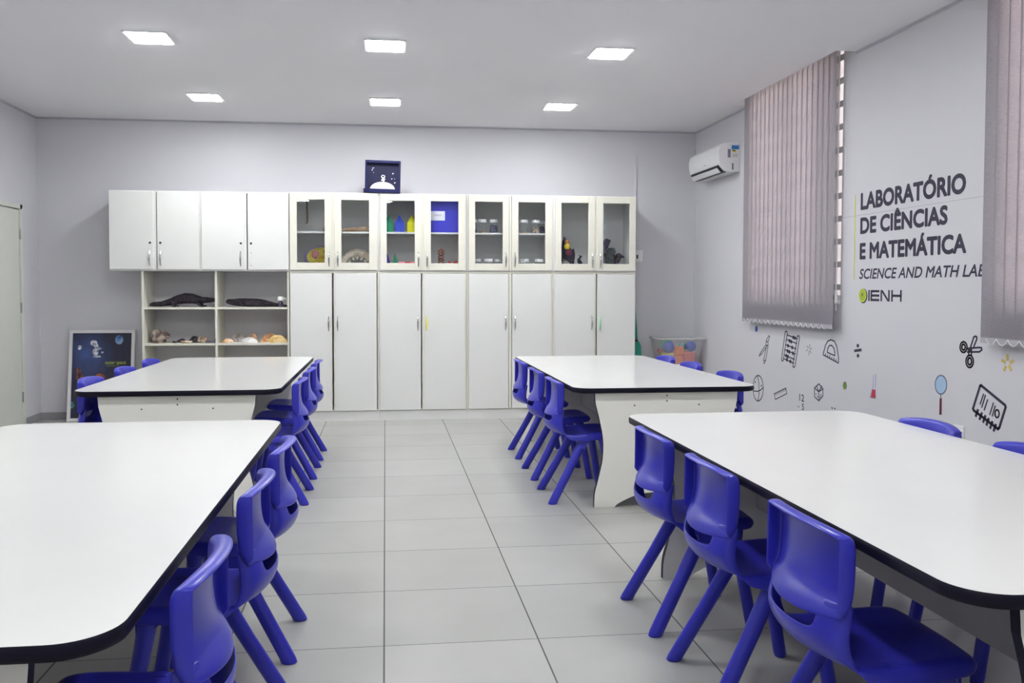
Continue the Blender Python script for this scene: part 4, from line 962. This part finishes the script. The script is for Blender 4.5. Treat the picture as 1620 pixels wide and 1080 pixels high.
drawing('dice_drawing', 'black line drawing of a dice on the wall right of the ruler', [[(452, 457), (475, 485), (475, 525), (452, 554), (427, 530), (427, 480), (452, 457)], [(427, 480), (451, 503), (475, 485)], [(451, 503), (452, 554)], [(451, 503), (440, 470)], [(451, 503), (468, 470)]], .009, dots=[(436, 515, 2.2, 5), (444, 530, 2.2, 5), (464, 520, 2.2, 5), (460, 532, 2.2, 5)])
# written sum
o_ = S(352, 550); t = thing('written_sum', 'written sum of twelve minus five on the wall beside the dice', 'wall drawing', o_)
z1_, z2_ = S(352, 555).z-o_.z, S(352, 603).z-o_.z
yy1, yy2 = S(341, 550).y-o_.y, S(368, 550).y-o_.y
text_mesh('number', '12', INK, t, lambda u, v, d: (-d, yy1-u, z1_+v), S(352, 517).z-S(352, 555).z, yy1-yy2, .02, 0, .0012)
text_mesh('number', '5', INK, t, lambda u, v, d: (-d, S(356, 550).y-o_.y-u, z2_+v), S(352, 568).z-S(352, 603).z, (yy1-yy2)*.42, .02, 0, .0012)
MB().prism([(S(a, 588).y-o_.y, S(340, b_).z-o_.z) for a, b_ in ((331, 590), (341, 590), (341, 586), (331, 586))], lambda u, v, d: (-d, u, v), 0, .0012).build('minus_sign', INK, t)
drawing('pen_mark', 'small black marks printed low on the wall behind front right table', [[(525, 592), (530, 597)], [(541, 596), (545, 600)]], .010)
LB_ = mat('light_blue_vinyl', (168, 196, 224), .6); GB = mat('grey_blue_vinyl', (128, 134, 160), .6); DR = mat('dark_red_vinyl', (96, 32, 48), .6); RV = mat('red_vinyl', (196, 56, 78), .6); PV = mat('pale_vinyl', (206, 210, 226), .6)
el = lambda u, v, a, b_, n=28: [(u+a*math.cos(2*PI*k/n), v+b_*math.sin(2*PI*k/n)) for k in range(n)]
drawing('magnifier_drawing', 'printed magnifying glass with pale blue lens and dark red handle', [[(1146, 514), (1146, 540)]], .008, GB, fills=[(el(1147, 462, 33, 53), LB_, 'lens'), ([(1140, 538), (1152, 538), (1151, 633), (1138, 633)], DR, 'handle')], circles=[(1147, 462, 33, 53)])
drawing('flask_drawing', 'printed test tube with red liquid on the wall', [[(764, 405), (762, 470), (743, 535), (776, 540), (774, 470), (776, 403)]], .005, GB, fills=[([(764, 402), (777, 402), (775, 470), (778, 540), (743, 535), (761, 470)], PV, 'tube'), ([(758, 488), (774, 490), (777, 538), (748, 534)], RV, 'red_liquid')])
drawing('scissors_drawing', 'black line drawing of open scissors on the wall at right', [[(1296, 256), (1362, 250), (1378, 252), (1380, 264), (1366, 275), (1298, 276)], [(1316, 250), (1334, 192), (1342, 186), (1351, 190), (1352, 202), (1332, 252)], [(1304, 262), (1306, 296)], [(1321, 262), (1321, 292)]], .011, circles=[(1276, 248, 20, 30), (1276, 248, 10, 16), (1311, 329, 21, 35), (1311, 329, 11, 20)], dots=[(1313, 265, 5, 7)])
YV = mat('ochre_vinyl', (206, 180, 96), .6)
drawing('star_drawing', 'yellow five armed spark printed on the wall at far right', [[(1526, 294), (1527, 320)], [(1557, 328), (1543, 336)], [(1546, 378), (1536, 356)], [(1507, 380), (1516, 360)], [(1496, 324), (1512, 334)]], .018, YV)
drawing('notebook_drawing', 'black line drawing of a spiral notebook on the wall at far right', [[(1376, 466), (1512, 578), (1516, 590), (1480, 706), (1472, 714), (1334, 608), (1330, 598), (1370, 470), (1376, 466)]]+[[(a+8, b_-12), (a-4, b_+22)] for a, b_ in ((1350, 618), (1372, 636), (1392, 652), (1411, 668), (1432, 686), (1452, 702))], .017)
drawing('page_marks', 'thin strokes and ring drawn on the page of the notebook drawing', [[(1390, 516), (1371, 572)], [(1401, 522), (1380, 590)], [(1413, 548), (1394, 606)], [(1446, 566), (1426, 632)], [(1456, 584), (1440, 640)]], .009, circles=[(1467, 627, 12, 22)])
# power socket low on the window wall
t = thing('wall_socket', 'white power socket low on the window wall behind front right table', 'socket', on_x(1518, 688, XW))
bevel(MB().box(-.010, 0, -.045, .045, -.06, .06).build('plate', WPLASTIC, t), .003)
for k in (-1, 0, 1): MB().tube([(-.011, k*.014, 0), (-.009, k*.014, 0)], .004, 8).build('pin_hole', DARK, t)
